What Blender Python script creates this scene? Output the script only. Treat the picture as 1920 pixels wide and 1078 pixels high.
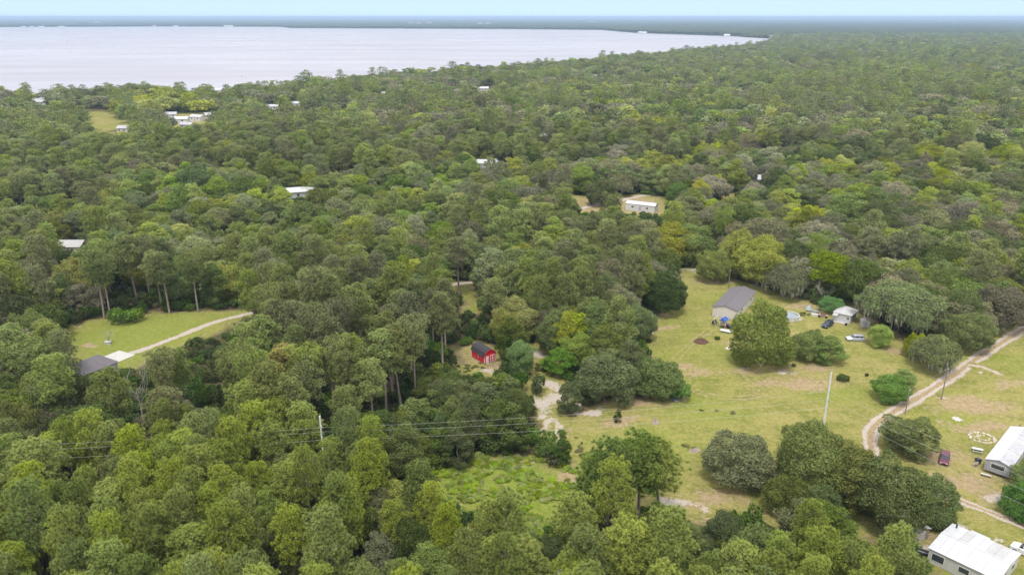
import bpy, bmesh, math, random
import numpy as np

for o in list(bpy.data.objects):
    bpy.data.objects.remove(o)
scene = bpy.context.scene
R = math.radians
PI = math.pi

# ------------------------------------------------------------------ camera
CAM_H = 85.0
PITCH = R(19.27)
FPX = 1450.0                      # focal length in pixels of the 1920 px photograph
cam_d = bpy.data.cameras.new('camera')
cam = bpy.data.objects.new('camera', cam_d)
scene.collection.objects.link(cam)
cam.location = (0, 0, CAM_H)
cam.rotation_euler = (PI / 2 - PITCH, 0, 0)
cam_d.sensor_width = 36.0
cam_d.lens = FPX / 1920 * 36.0
cam_d.clip_start = 1.0
cam_d.clip_end = 90000.0
scene.camera = cam

# ------------------------------------------------------------------ sky, sun, exposure
SUN_EL, SUN_AZ = R(66), R(192)    # azimuth clockwise from +Y: the sun stands behind the camera, a little to the left
world = bpy.data.worlds.new('World')
scene.world = world
world.use_nodes = True
wn, wl = world.node_tree.nodes, world.node_tree.links
wn.clear()
wo = wn.new('ShaderNodeOutputWorld')
bg = wn.new('ShaderNodeBackground')
bg.inputs['Strength'].default_value = 0.14
sky = wn.new('ShaderNodeTexSky')
sky.sky_type = 'NISHITA'
sky.sun_disc = False
sky.sun_elevation = SUN_EL
sky.sun_rotation = SUN_AZ
sky.altitude = 0
sky.air_density = 1.1
sky.dust_density = 0.6
sky.ozone_density = 3.0
# broken thin cloud deck: open blue low over the horizon, white higher up
tc = wn.new('ShaderNodeTexCoord')
sep = wn.new('ShaderNodeSeparateXYZ')
wl.new(tc.outputs['Generated'], sep.inputs[0])
mx = wn.new('ShaderNodeMath'); mx.operation = 'MAXIMUM'; mx.inputs[1].default_value = 0.03
wl.new(sep.outputs['Z'], mx.inputs[0])
dv = wn.new('ShaderNodeVectorMath'); dv.operation = 'DIVIDE'
cmb = wn.new('ShaderNodeCombineXYZ')
for k in range(3):
    wl.new(mx.outputs[0], cmb.inputs[k])
wl.new(tc.outputs['Generated'], dv.inputs[0]); wl.new(cmb.outputs[0], dv.inputs[1])
lift = wn.new('ShaderNodeVectorMath'); lift.operation = 'ADD'; lift.inputs[1].default_value = (0, 0, 0.26)
wl.new(tc.outputs['Generated'], lift.inputs[0])
nrmv = wn.new('ShaderNodeVectorMath'); nrmv.operation = 'NORMALIZE'
wl.new(lift.outputs[0], nrmv.inputs[0]); wl.new(nrmv.outputs[0], sky.inputs['Vector'])
nz = wn.new('ShaderNodeTexNoise'); nz.inputs['Scale'].default_value = 0.9; nz.inputs['Detail'].default_value = 5
wl.new(dv.outputs[0], nz.inputs['Vector'])
rmp = wn.new('ShaderNodeMapRange'); rmp.inputs['From Min'].default_value = 0.25; rmp.inputs['From Max'].default_value = 0.55
wl.new(nz.outputs['Fac'], rmp.inputs['Value'])
hor = wn.new('ShaderNodeMapRange'); hor.inputs['From Min'].default_value = 0.012; hor.inputs['From Max'].default_value = 0.09
wl.new(sep.outputs['Z'], hor.inputs['Value'])
cm = wn.new('ShaderNodeMath'); cm.operation = 'MULTIPLY'
wl.new(rmp.outputs[0], cm.inputs[0]); wl.new(hor.outputs[0], cm.inputs[1])
cm2 = wn.new('ShaderNodeMath'); cm2.operation = 'MAXIMUM'; cm2.inputs[1].default_value = 0.20; wl.new(cm.outputs[0], cm2.inputs[0]); cm = cm2   # thin veil everywhere
mixc = wn.new('ShaderNodeMix'); mixc.data_type = 'RGBA'
wl.new(cm.outputs[0], mixc.inputs[0])
wl.new(sky.outputs[0], mixc.inputs[6])
mixc.inputs[7].default_value = (6.9, 6.8, 6.9, 1)
wl.new(mixc.outputs[2], bg.inputs['Color'])
wl.new(bg.outputs[0], wo.inputs['Surface'])

sun_d = bpy.data.lights.new('sun', 'SUN')
sun_d.energy = 1.5
sun_d.angle = R(12)
sun_d.color = (1.0, 0.95, 0.86)
sun = bpy.data.objects.new('sun', sun_d)
scene.collection.objects.link(sun)
sun.rotation_euler = (PI / 2 - SUN_EL, 0, -SUN_AZ + PI)
sun.location = (-40, -60, 160)

scene.view_settings.view_transform = 'Standard'
scene.view_settings.look = 'None'
scene.view_settings.gamma = 1.0
scene.view_settings.exposure = 0.78
scene.view_settings.use_curve_mapping = False
scene.render.engine = 'CYCLES'
scene.cycles.use_denoising = True
scene.cycles.max_bounces = 6
scene.cycles.diffuse_bounces = 3
scene.cycles.glossy_bounces = 2
scene.cycles.transmission_bounces = 3
scene.cycles.volume_bounces = 0
scene.cycles.sample_clamp_indirect = 6.0

# ------------------------------------------------------------------ helpers: where things stand
def G(px, py, z=0.0):
    """ground (or height z) point seen at a pixel of the photograph"""
    dx = (np.asarray(px, float) - 960) / FPX
    dy = (539 - np.asarray(py, float)) / FPX
    vz = -math.sin(PITCH) + dy * math.cos(PITCH)
    t = (z - CAM_H) / vz
    return np.stack([dx * t, (math.cos(PITCH) + dy * math.sin(PITCH)) * t], -1)

def P(x, y, z):
    x = np.asarray(x, float); y = np.asarray(y, float); v = np.asarray(z, float) - CAM_H
    zc = y * math.cos(PITCH) - v * math.sin(PITCH)
    yc = y * math.sin(PITCH) + v * math.cos(PITCH)
    return 960 + FPX * x / zc, 539 - FPX * yc / zc

def in_poly(px, py, poly):
    px = np.asarray(px, float); py = np.asarray(py, float)
    c = np.zeros(px.shape, bool)
    n = len(poly)
    for i in range(n):
        x0, y0 = poly[i]; x1, y1 = poly[(i + 1) % n]
        if y0 == y1:
            continue
        k = ((y0 > py) != (y1 > py)) & (px < (x1 - x0) * (py - y0) / (y1 - y0) + x0)
        c ^= k
    return c

def seg_dist(x, y, pts, closed=False):
    d = np.full(np.shape(x), 1e9)
    m = len(pts)
    for i in range(m if closed else m - 1):
        x0, y0 = pts[i]; x1, y1 = pts[(i + 1) % m]
        vx, vy = x1 - x0, y1 - y0
        L = vx * vx + vy * vy + 1e-9
        t = np.clip(((x - x0) * vx + (y - y0) * vy) / L, 0, 1)
        d = np.minimum(d, np.hypot(x - x0 - t * vx, y - y0 - t * vy))
    return d

def gpoly(pix):
    return [tuple(G(*q)) for q in pix]

def soft_poly(x, y, poly, soft):
    d = seg_dist(x, y, poly, True)
    s = np.where(in_poly(x, y, poly), d, -d)
    return np.clip(s / soft * 0.5 + 0.5, 0, 1)

_rs = np.random.RandomState(5)
_wv = [(_rs.uniform(0, 2 * PI), _rs.uniform(0, 2 * PI)) for _ in range(40)]
def wnoise(x, y, wl_, octs=4):
    """cheap smooth noise in about -1..1"""
    v = np.zeros(np.shape(x)); a = 1.0; tot = 0
    k = 2 * PI / wl_
    for o_ in range(octs):
        for j in range(4):
            an, ph = _wv[(o_ * 4 + j) % 40]
            v = v + a * np.sin(k * (x * math.cos(an) + y * math.sin(an)) + ph + 1.3 * np.sin(k * .6 * (y * math.cos(an) - x * math.sin(an)) + ph * 2))
        tot += a * 2.2
        a *= 0.55; k *= 2.1
    return v / tot

# ------------------------------------------------------------------ helpers: meshes
def mesh_np(name, V, F, mat=None, attrs=None, smooth=False):
    V = np.asarray(V, np.float32); F = np.asarray(F, np.int32)
    me = bpy.data.meshes.new(name)
    nf, k = F.shape
    me.vertices.add(len(V)); me.vertices.foreach_set('co', V.ravel())
    me.loops.add(nf * k); me.loops.foreach_set('vertex_index', F.ravel())
    me.polygons.add(nf)
    me.polygons.foreach_set('loop_start', np.arange(0, nf * k, k, dtype=np.int32))
    me.polygons.foreach_set('loop_total', np.full(nf, k, np.int32))
    if smooth:
        me.polygons.foreach_set('use_smooth', np.ones(nf, bool))
    for an, av in (attrs or {}).items():
        a = me.attributes.new(an, 'FLOAT', 'POINT'); a.data.foreach_set('value', np.asarray(av, np.float32))
    if mat:
        me.materials.append(mat)
    me.update(calc_edges=True)
    return me

COL = scene.collection
def link(o, parent=None):
    COL.objects.link(o)
    if parent is not None:
        o.parent = parent
    return o

def tag(o, label=None, cat=None, group=None, kind=None):
    if label: o['label'] = label
    if cat: o['category'] = cat
    if group: o['group'] = group
    if kind: o['kind'] = kind
    return o

def empty(name, loc, rz=0.0, label=None, cat=None, group=None):
    e = bpy.data.objects.new(name, None)
    e.empty_display_size = 0.5
    e.location = loc if len(loc) == 3 else (loc[0], loc[1], 0)
    e.rotation_euler = (0, 0, rz)
    COL.objects.link(e)
    return tag(e, label, cat, group)

class MB:
    def __init__(s): s.V = []; s.F = []
    def face(s, *pts):
        n = len(s.V); s.V += [tuple(p) for p in pts]; s.F.append(tuple(range(n, n + len(pts)))); return s
    def hexa(s, c):
        n = len(s.V); s.V += [tuple(p) for p in c]
        for q in ((0, 3, 2, 1), (4, 5, 6, 7), (0, 1, 5, 4), (1, 2, 6, 5), (2, 3, 7, 6), (3, 0, 4, 7)):
            s.F.append(tuple(n + i for i in q))
        return s
    def box(s, x0, x1, y0, y1, z0, z1):
        return s.hexa([(x0, y0, z0), (x1, y0, z0), (x1, y1, z0), (x0, y1, z0), (x0, y0, z1), (x1, y0, z1), (x1, y1, z1), (x0, y1, z1)])
    def prism(s, prof, y0, y1):
        """profile [(x,z)] (counter-clockwise seen from -Y) extruded along Y"""
        n = len(prof); b = len(s.V)
        s.V += [(x, y0, z) for x, z in prof] + [(x, y1, z) for x, z in prof]
        s.F.append(tuple(range(b, b + n))); s.F.append(tuple(range(b + 2 * n - 1, b + n - 1, -1)))
        for i in range(n):
            j = (i + 1) % n
            s.F.append((b + i, b + n + i, b + n + j, b + j))
        return s
    def bar(s, a, b, r, n=6, r2=None):
        a = np.array(a, float); b = np.array(b, float); d = b - a; L = np.linalg.norm(d); d /= max(L, 1e-6)
        u = np.cross(d, (0, 0, 1) if abs(d[2]) < .9 else (1, 0, 0)); u /= np.linalg.norm(u); w = np.cross(d, u)
        m = len(s.V); r2 = r if r2 is None else r2
        for c, rr in ((a, r), (b, r2)):
            for i in range(n):
                t = 2 * PI * i / n
                s.V.append(tuple(c + rr * (u * math.cos(t) + w * math.sin(t))))
        for i in range(n):
            j = (i + 1) % n
            s.F.append((m + i, m + j, m + n + j, m + n + i))
        s.F.append(tuple(range(m + n - 1, m - 1, -1))); s.F.append(tuple(range(m + n, m + 2 * n)))
        return s
    def build(s, name, mat, parent=None, smooth=False):
        me = bpy.data.meshes.new(name)
        me.from_pydata(s.V, [], s.F)
        bm = bmesh.new(); bm.from_mesh(me); bmesh.ops.recalc_face_normals(bm, faces=bm.faces); bm.to_mesh(me); bm.free()
        if smooth:
            for p_ in me.polygons: p_.use_smooth = True
        me.materials.append(mat)
        return link(bpy.data.objects.new(name, me), parent)

# ------------------------------------------------------------------ materials
def new_mat(name):
    m = bpy.data.materials.new(name); m.use_nodes = True
    nt = m.node_tree; nt.nodes.clear()
    return m, nt.nodes, nt.links

def plain(name, col, rough=0.7, vary=0.15, scale=3.0, metal=0.0, bump=0.0, streak=False):
    m, n, l = new_mat(name)
    out = n.new('ShaderNodeOutputMaterial'); b = n.new('ShaderNodeBsdfPrincipled')
    tcn = n.new('ShaderNodeTexCoord')
    src = tcn.outputs['Object']
    if streak:
        mp = n.new('ShaderNodeMapping'); mp.inputs['Scale'].default_value = (1, 1, 0.15); l.new(src, mp.inputs[0]); src = mp.outputs[0]
    t = n.new('ShaderNodeTexNoise'); t.inputs['Scale'].default_value = scale; t.inputs['Detail'].default_value = 6; t.inputs['Roughness'].default_value = 0.65
    l.new(src, t.inputs['Vector'])
    mr = n.new('ShaderNodeMapRange'); mr.inputs['From Min'].default_value = .3; mr.inputs['From Max'].default_value = .7
    mr.inputs['To Min'].default_value = 1 - vary; mr.inputs['To Max'].default_value = 1 + vary * .6
    l.new(t.outputs['Fac'], mr.inputs['Value'])
    mu = n.new('ShaderNodeMix'); mu.data_type = 'RGBA'; mu.blend_type = 'MULTIPLY'; mu.inputs[0].default_value = 1
    mu.inputs[6].default_value = (*col, 1)
    l.new(mr.outputs[0], mu.inputs[7])
    l.new(mu.outputs[2], b.inputs['Base Color'])
    b.inputs['Roughness'].default_value = rough; b.inputs['Metallic'].default_value = metal
    if bump:
        bp = n.new('ShaderNodeBump'); bp.inputs['Strength'].default_value = bump; bp.inputs['Distance'].default_value = .05
        l.new(t.outputs['Fac'], bp.inputs['Height']); l.new(bp.outputs[0], b.inputs['Normal'])
    l.new(b.outputs[0], out.inputs[0])
    return m

def foliage_mat(name, transl=0.35, vary=0.35, hue=(.482, .508), sat=(.82, 1.14), val=(.74, 1.36)):
    """leaf colour = the tree's own tint with a leaf-to-leaf and tree-to-tree spread"""
    m, n, l = new_mat(name)
    out = n.new('ShaderNodeOutputMaterial')
    oi = n.new('ShaderNodeObjectInfo'); at = n.new('ShaderNodeAttribute'); at.attribute_name = 'lv'
    hsv = n.new('ShaderNodeHueSaturation')
    tn = n.new('ShaderNodeAttribute'); tn.attribute_type = 'INSTANCER'; tn.attribute_name = 'tint'
    l.new(tn.outputs['Color'], hsv.inputs['Color'])
    hm = n.new('ShaderNodeMapRange'); hm.inputs['To Min'].default_value = hue[0]; hm.inputs['To Max'].default_value = hue[1]
    wnz = n.new('ShaderNodeTexWhiteNoise'); wnz.noise_dimensions = '1D'; l.new(oi.outputs['Random'], wnz.inputs['W'])
    l.new(wnz.outputs['Value'], hm.inputs['Value']); l.new(hm.outputs[0], hsv.inputs['Hue'])
    sm = n.new('ShaderNodeMapRange'); sm.inputs['To Min'].default_value = sat[0]; sm.inputs['To Max'].default_value = sat[1]
    l.new(oi.outputs['Random'], sm.inputs['Value']); l.new(sm.outputs[0], hsv.inputs['Saturation'])
    vm = n.new('ShaderNodeMapRange'); vm.inputs['To Min'].default_value = 1 - vary; vm.inputs['To Max'].default_value = 1 + vary
    l.new(at.outputs['Fac'], vm.inputs['Value'])
    vt = n.new('ShaderNodeMapRange'); vt.inputs['To Min'].default_value = val[0]; vt.inputs['To Max'].default_value = val[1]
    mm = n.new('ShaderNodeMath'); mm.operation = 'MULTIPLY'
    w2 = n.new('ShaderNodeTexWhiteNoise'); w2.noise_dimensions = '1D'
    ad = n.new('ShaderNodeMath'); ad.operation = 'ADD'; ad.inputs[1].default_value = 3.7; l.new(oi.outputs['Random'], ad.inputs[0]); l.new(ad.outputs[0], w2.inputs['W'])
    l.new(w2.outputs['Value'], vt.inputs['Value'])
    l.new(vm.outputs[0], mm.inputs[0]); l.new(vt.outputs[0], mm.inputs[1])
    l.new(mm.outputs[0], hsv.inputs['Value'])
    d = n.new('ShaderNodeBsdfDiffuse'); l.new(hsv.outputs[0], d.inputs['Color'])
    t = n.new('ShaderNodeBsdfTranslucent'); l.new(hsv.outputs[0], t.inputs['Color'])
    mix = n.new('ShaderNodeMixShader'); mix.inputs[0].default_value = transl
    l.new(d.outputs[0], mix.inputs[1]); l.new(t.outputs[0], mix.inputs[2])
    l.new(mix.outputs[0], out.inputs[0])
    return m

M = {}
M['needles'] = foliage_mat('pine_needles', 0.22, 0.55, (.486, .503), (.88, 1.08), (.84, 1.22))
M['leaves'] = foliage_mat('broad_leaves', 0.33, 0.42)
M['moss'] = plain('hanging_moss', (0.24, 0.25, 0.155), 0.95, 0.3, 1.5)
M['pine_bark'] = plain('pine_bark', (0.35, 0.285, 0.235), 0.9, 0.4, 2.0, streak=True)
M['oak_bark'] = plain('oak_bark', (0.22, 0.195, 0.165), 0.9, 0.4, 2.0, streak=True)
M['dead_wood'] = plain('bleached_wood', (0.36, 0.33, 0.28), 0.9, 0.3, 2.0, streak=True)

def ground_mat():
    m, n, l = new_mat('ground_cover')
    out = n.new('ShaderNodeOutputMaterial'); b = n.new('ShaderNodeBsdfDiffuse'); b.inputs['Roughness'].default_value = 0.6
    geo = n.new('ShaderNodeNewGeometry')
    def noise(scale, detail=5, rough=.6, vec=None):
        t = n.new('ShaderNodeTexNoise'); t.inputs['Scale'].default_value = scale; t.inputs['Detail'].default_value = detail; t.inputs['Roughness'].default_value = rough
        l.new(vec or geo.outputs['Position'], t.inputs['Vector']); return t.outputs['Fac']
    def mr(v, a, c, lo=0., hi=1.):
        k = n.new('ShaderNodeMapRange'); k.inputs['From Min'].default_value = a; k.inputs['From Max'].default_value = c
        k.inputs['To Min'].default_value = lo; k.inputs['To Max'].default_value = hi; l.new(v, k.inputs['Value']); return k.outputs[0]
    def mix(f, a, c, bl='MIX'):
        k = n.new('ShaderNodeMix'); k.data_type = 'RGBA'; k.blend_type = bl
        if isinstance(f, float): k.inputs[0].default_value = f
        else: l.new(f, k.inputs[0])
        for i, v in ((6, a), (7, c)):
            if isinstance(v, tuple): k.inputs[i].default_value = (*v, 1)
            else: l.new(v, k.inputs[i])
        return k.outputs[2]
    def math_(op, a, c):
        k = n.new('ShaderNodeMath'); k.operation = op
        for i, v in ((0, a), (1, c)):
            if isinstance(v, float): k.inputs[i].default_value = v
            else: l.new(v, k.inputs[i])
        return k.outputs[0]
    def attr(nm):
        a = n.new('ShaderNodeAttribute'); a.attribute_name = nm; return a.outputs['Fac']
    rot = n.new('ShaderNodeMapping'); rot.inputs['Rotation'].default_value = (0, 0, R(-35)); rot.inputs['Scale'].default_value = (0.05, 0.4, 1)
    l.new(geo.outputs['Position'], rot.inputs[0])
    n_big, n_mid, n_fine, n_grit = noise(0.035, 4), noise(0.16, 6, .65), noise(0.9, 6, .7), noise(4.0, 3, .7)
    n_str = noise(1.0, 4, .6, rot.outputs[0])
    green, dry, olive = (0.226, 0.244, 0.050), (0.345, 0.292, 0.112), (0.175, 0.196, 0.042)
    g = mix(mr(n_big, .35, .65), green, dry)
    g = mix(mr(n_mid, .45, .60, 0., .9), g, olive)
    g = mix(mr(n_str, .45, .7, 0., .55), g, dry)
    g = mix(mr(n_fine, .50, .68, 0., .75), g, (0.40, 0.33, 0.15))
    g = mix(mr(n_fine, .46, .32, 0., .7), g, (0.145, 0.165, 0.04))
    n_tuft = noise(2.2, 4, .75)
    g = mix(mr(n_tuft, .5, .36, 0., .6), g, (0.13, 0.15, 0.04))
    lush = mix(mr(n_fine, .35, .65), (0.165, 0.215, 0.034), (0.255, 0.285, 0.06))
    g = mix(attr('lush'), g, lush)
    dirt = mix(mr(n_fine, .35, .7), (0.29, 0.215, 0.12), (0.42, 0.33, 0.20))
    db = math_('ADD', attr('bare'), mr(n_mid, .3, .7, -.3, .3)); db = math_('ADD', db, mr(n_fine, .3, .7, -.22, .22))
    g = mix(mr(db, .35, .7), g, dirt)
    lit = mix(mr(n_fine, .35, .7), (0.085, 0.062, 0.038), (0.17, 0.125, 0.075))
    lit = mix(mr(n_mid, .42, .62), lit, (0.07, 0.085, 0.028))
    g = mix(mr(attr('litter'), .35, .65), g, lit)
    sb = math_('ADD', attr('sand'), mr(n_fine, .3, .7, -.3, .3)); sb = math_('ADD', sb, mr(n_grit, .3, .7, -.12, .12))
    sand = mix(mr(n_grit, .35, .65), (0.40, 0.345, 0.285), (0.52, 0.455, 0.39))
    g = mix(mr(sb, .35, .62), g, sand)
    g = mix(1.0, g, mix(mr(n_grit, .3, .7), (0.72, 0.72, 0.72), (1.22, 1.22, 1.22)), 'MULTIPLY')
    l.new(g, b.inputs['Color'])
    bp = n.new('ShaderNodeBump'); bp.inputs['Strength'].default_value = 0.6; bp.inputs['Distance'].default_value = 0.25
    l.new(n_grit, bp.inputs['Height']); l.new(bp.outputs[0], b.inputs['Normal'])
    l.new(b.outputs[0], out.inputs[0])
    return m
M['ground'] = ground_mat()

# ------------------------------------------------------------------ layout (pixels of the photograph, turned into places on the ground)
MEADOW = gpoly([(1215, 600), (1270, 570), (1268, 500), (1320, 493), (1400, 528), (1530, 570), (1640, 596), (1700, 640), (1800, 655), (1920, 598), (2100, 560), (2350, 900), (2200, 1250), (1790, 1160), (1735, 1060), (1690, 1020), (1560, 1012), (1400, 985), (1290, 978), (1200, 965), (1060, 965), (1040, 900), (1055, 800), (1080, 772), (1180, 742), (1280, 742), (1200, 640)])
LEFT_FIELD = gpoly([(95, 632), (160, 600), (280, 587), (420, 581), (500, 580), (450, 605), (330, 655), (260, 690), (190, 710), (130, 690)])
BARN_YARD = gpoly([(840, 672), (870, 652), (905, 640), (945, 655), (955, 690), (925, 712), (860, 700)])
SAND_YARD = gpoly([(975, 640), (1020, 640), (1060, 690), (1085, 760), (1075, 800), (1040, 860), (1020, 840), (1000, 790), (985, 730)])
THICKET = gpoly([(760, 870), (900, 850), (1010, 860), (1075, 880), (1085, 940), (1060, 1010), (960, 1010), (800, 950)])
MID_YARD = gpoly([(1060, 366), (1095, 366), (1200, 366), (1250, 372), (1256, 404), (1170, 406), (1080, 404), (960, 410), (960, 396), (1060, 388)])
MID_GRASS = gpoly([(1340, 363), (1385, 362), (1395, 376), (1345, 378)])
FAR_FIELD = gpoly([(120, 205), (200, 205), (260, 245), (200, 255), (150, 235)])
FAR_LOT = gpoly([(295, 215), (400, 212), (410, 240), (300, 248)])
SLOT = gpoly([(820, 532), (865, 530), (905, 545), (905, 585), (868, 590), (860, 548)])
CLEAR = [MEADOW, LEFT_FIELD, BARN_YARD, SAND_YARD, THICKET, MID_YARD, MID_GRASS, FAR_FIELD, FAR_LOT, SLOT]
ROAD = [tuple(G(*q)) for q in [(2150, 500), (2020, 560), (1920, 617), (1850, 660), (1775, 712), (1700, 758), (1655, 786), (1633, 812), (1640, 860), (1680, 910)]]
DRIVE = [tuple(G(*q)) for q in [(205, 672), (260, 658), (330, 632), (400, 605), (470, 587), (560, 570), (700, 552), (850, 534), (960, 522)]]
TRACK = [tuple(G(*q)) for q in [(1700, 905), (1775, 930), (1850, 958), (1930, 990), (2100, 1060)]]
SPUR = [tuple(G(*q)) for q in [(1815, 684), (1838, 688), (1862, 696), (1885, 706)]]
BARE = [((1240, 612), 5, 2.5), ((1345, 528), 9, 3), ((1180, 752), 11, 3.5), ((1060, 900), 3, 8), ((1230, 590), 6, 2.5), ((1420, 695), 10, 2.5), ((1540, 690), 7, 2.2), ((1320, 700), 8, 2.5), ((1490, 720), 12, 4),
        ((1280, 690), 4, 2), ((1500, 575), 8, 2.2), ((1540, 588), 5, 2), ((1640, 600), 5, 2), ((1690, 660), 5, 3), ((1380, 645), 7, 2), ((1850, 800), 9, 4), ((1800, 900), 7, 4), ((1860, 930), 6, 3), ((1710, 1005), 5, 6), ((1735, 960), 5, 4), ((1880, 880), 5, 3),
        ((1350, 935), 6, 4), ((1310, 940), 6, 3), ((930, 690), 6, 3), ((880, 672), 5, 3), ((1150, 385), 14, 5), ((1220, 365), 10, 4), ((1770, 860), 5, 3), ((170, 650), 3, 2), ((1165, 790), 6, 2), ((1710, 820), 4, 3), ((1820, 760), 10, 5), ((1900, 720), 8, 3)]
SAND = [((1020, 760), 3.6, 4.5), ((1030, 725), 2.6, 2.0), ((1003, 662), 2.4, 1.6), ((1040, 742), 3, 3), ((1035, 800), 1.0, 7.0), ((1012, 795), .7, 4.0), ((1100, 770), 5, 1.3), ((1265, 935), 2.6, 1.4), ((1290, 940), 2.4, 1.1), ((1325, 952), 1.2, .9), ((1218, 622), 1.6, 1.0), ((912, 692), 2.2, 1.3), ((1115, 383), 5, 1.5),
        ((1215, 640), 1.2, .8), ((1865, 935), 3.2, 1.7), ((1810, 986), 1.6, 1.1), ((1880, 1010), 1.5, 1.0), ((1385, 688), 2.5, .7), ((345, 228), 22, 9), ((232, 244), 8, 3), ((1500, 600), 2.5, .9), ((930, 405), 5, 1.5), ((1000, 392), 8, 1.6), ((1850, 700), 1.6, .6), ((1760, 750), 1.2, .7), ((1475, 700), 2.5, .9), ((1085, 755), 2.0, 1.2), ((1730, 1020), 2.2, 1.5)]
LUSH = [((1330, 660), 9, 5), ((1300, 760), 10, 5), ((1230, 830), 10, 6), ((1340, 560), 8, 5), ((1800, 790), 7, 3), ((1580, 740), 8, 4), ((200, 640), 10, 6), ((1800, 675), 4, 2), ((1330, 780), 12, 3), ((1880, 670), 7, 3)]
BARE = [(tuple(G(*p_)), a, c) for p_, a, c in BARE]
SAND = [(tuple(G(*p_)), a, c) for p_, a, c in SAND]
LUSH = [(tuple(G(*p_)), a, c) for p_, a, c in LUSH]

def blob(x, y, items):
    v = np.zeros(np.shape(x))
    for (cx, cy), a, c in items:
        r = np.sqrt(((x - cx) / a) ** 2 + ((y - cy) / c) ** 2)
        v = np.maximum(v, np.clip(1.25 - r * 0.75, 0, 1))
    return v

def cover(x, y):
    x = np.asarray(x, float); y = np.asarray(y, float)
    wx = x + 2.2 * wnoise(x, y, 17) + .6 * wnoise(y, x, 4); wy = y + 2.2 * wnoise(y + 50, x - 30, 19) + .6 * wnoise(x, -y, 4.3)
    clear = np.zeros(x.shape)
    for p_ in CLEAR:
        clear = np.maximum(clear, soft_poly(wx, wy, p_, 5.0))
    litter = 1 - clear
    edge = np.clip(1 - np.abs(clear - .5) * 2, 0, 1)
    lush = np.maximum(soft_poly(wx, wy, THICKET, 6), np.maximum(.75 * soft_poly(wx, wy, LEFT_FIELD, 9), .55 * blob(wx, wy, LUSH)))
    bare = np.maximum(.75 * blob(wx, wy, BARE), np.maximum(.5 * edge, .38 * soft_poly(wx, wy, BARN_YARD, 5)))
    bare = np.maximum(bare, .62 * soft_poly(wx, wy, MID_YARD, 8))
    sand = .85 * blob(wx, wy, SAND)
    return litter, lush, bare, sand

# ------------------------------------------------------------------ ground, roads, lake
def grid_mesh(name, xs, ys, zf, mat):
    X, Y = np.meshgrid(xs, ys)
    x, y = X.ravel(), Y.ravel()
    V = np.stack([x, y, zf(x, y)], -1)
    nx, ny = len(xs), len(ys)
    i = np.arange(nx * ny).reshape(ny, nx)
    F = np.stack([i[:-1, :-1].ravel(), i[:-1, 1:].ravel(), i[1:, 1:].ravel(), i[1:, :-1].ravel()], -1)
    li, lu, ba, sa = cover(x, y)
    return mesh_np(name, V, F, mat, {'litter': li, 'lush': lu, 'bare': ba, 'sand': sa}, True)

def spaced(a, b, fine0, fine1, step, grow=1.12):
    v = list(np.arange(fine0, fine1 + step, step))
    s = step; x = v[0]
    lo = []
    while x > a:
        s *= grow; x -= s; lo.append(x)
    s = step; x = v[-1]
    hi = []
    while x < b:
        s *= grow; x += s; hi.append(x)
    return np.array(lo[::-1] + v + hi)

def terrain_z(x, y):
    z = 0.12 * wnoise(x, y, 45, 3)
    return z * np.clip((500 - y) / 150, 0, 1) * np.clip((260 - np.abs(x)) / 100, 0, 1)
g_me = grid_mesh('ground', spaced(-30000, 30000, -150, 190, 1.15), spaced(-3000, 42000, 85, 330, 1.15), terrain_z, M['ground'])
ground = tag(link(bpy.data.objects.new('ground', g_me)), 'sandy flat ground with olive grass and forest litter', 'ground', kind='structure')

def strip(name, pts, width, prof, lift, label, step=0.7, edge_j=0.25, nx=13):
    """a road sheet following a polyline; prof(u in -1..1) -> sand amount; the margin keeps the grass of the ground"""
    pts = np.array(pts)
    # catmull-rom resample
    out = []
    ext = np.vstack([2 * pts[0] - pts[1], pts, 2 * pts[-1] - pts[-2]])
    for i in range(1, len(ext) - 2):
        p0, p1, p2, p3 = ext[i - 1:i + 3]
        n_ = max(2, int(np.hypot(*(p2 - p1)) / step))
        for k in range(n_):
            t = k / n_
            out.append(.5 * ((2 * p1) + (p2 - p0) * t + (2 * p0 - 5 * p1 + 4 * p2 - p3) * t * t + (3 * p1 - p0 - 3 * p2 + p3) * t ** 3))
    c = np.array(out)
    d = np.gradient(c, axis=0); d /= np.linalg.norm(d, axis=1)[:, None] + 1e-9
    nrm = np.stack([-d[:, 1], d[:, 0]], -1)
    u = np.linspace(-1, 1, nx)
    s = np.arange(len(c)) * step
    wv = width * (1 + .10 * np.sin(s * .31) + .07 * np.sin(s * .83 + 1))
    X = c[:, None, 0] + nrm[:, None, 0] * u[None] * wv[:, None] * .5
    Y = c[:, None, 1] + nrm[:, None, 1] * u[None] * wv[:, None] * .5
    x, y = X.ravel(), Y.ravel()
    li, lu, ba, sa = cover(x, y)
    U = np.repeat(u[None], len(c), 0)
    jit = edge_j * wnoise(x, y, 3.0, 3)
    pr = prof((U.ravel() + jit * .5))
    sa = np.maximum(sa, pr[0]); ba = np.maximum(ba, pr[1]); li = li * pr[2]
    V = np.stack([x, y, terrain_z(x, y) + lift], -1)
    i = np.arange(len(x)).reshape(len(c), nx)
    F = np.stack([i[:-1, :-1].ravel(), i[:-1, 1:].ravel(), i[1:, 1:].ravel(), i[1:, :-1].ravel()], -1)
    me = mesh_np(name, V, F[:, ::-1], M['ground'], {'litter': li, 'lush': lu, 'bare': ba, 'sand': sa}, True)
    return tag(link(bpy.data.objects.new(name, me)), label, 'road', kind='structure')

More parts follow.
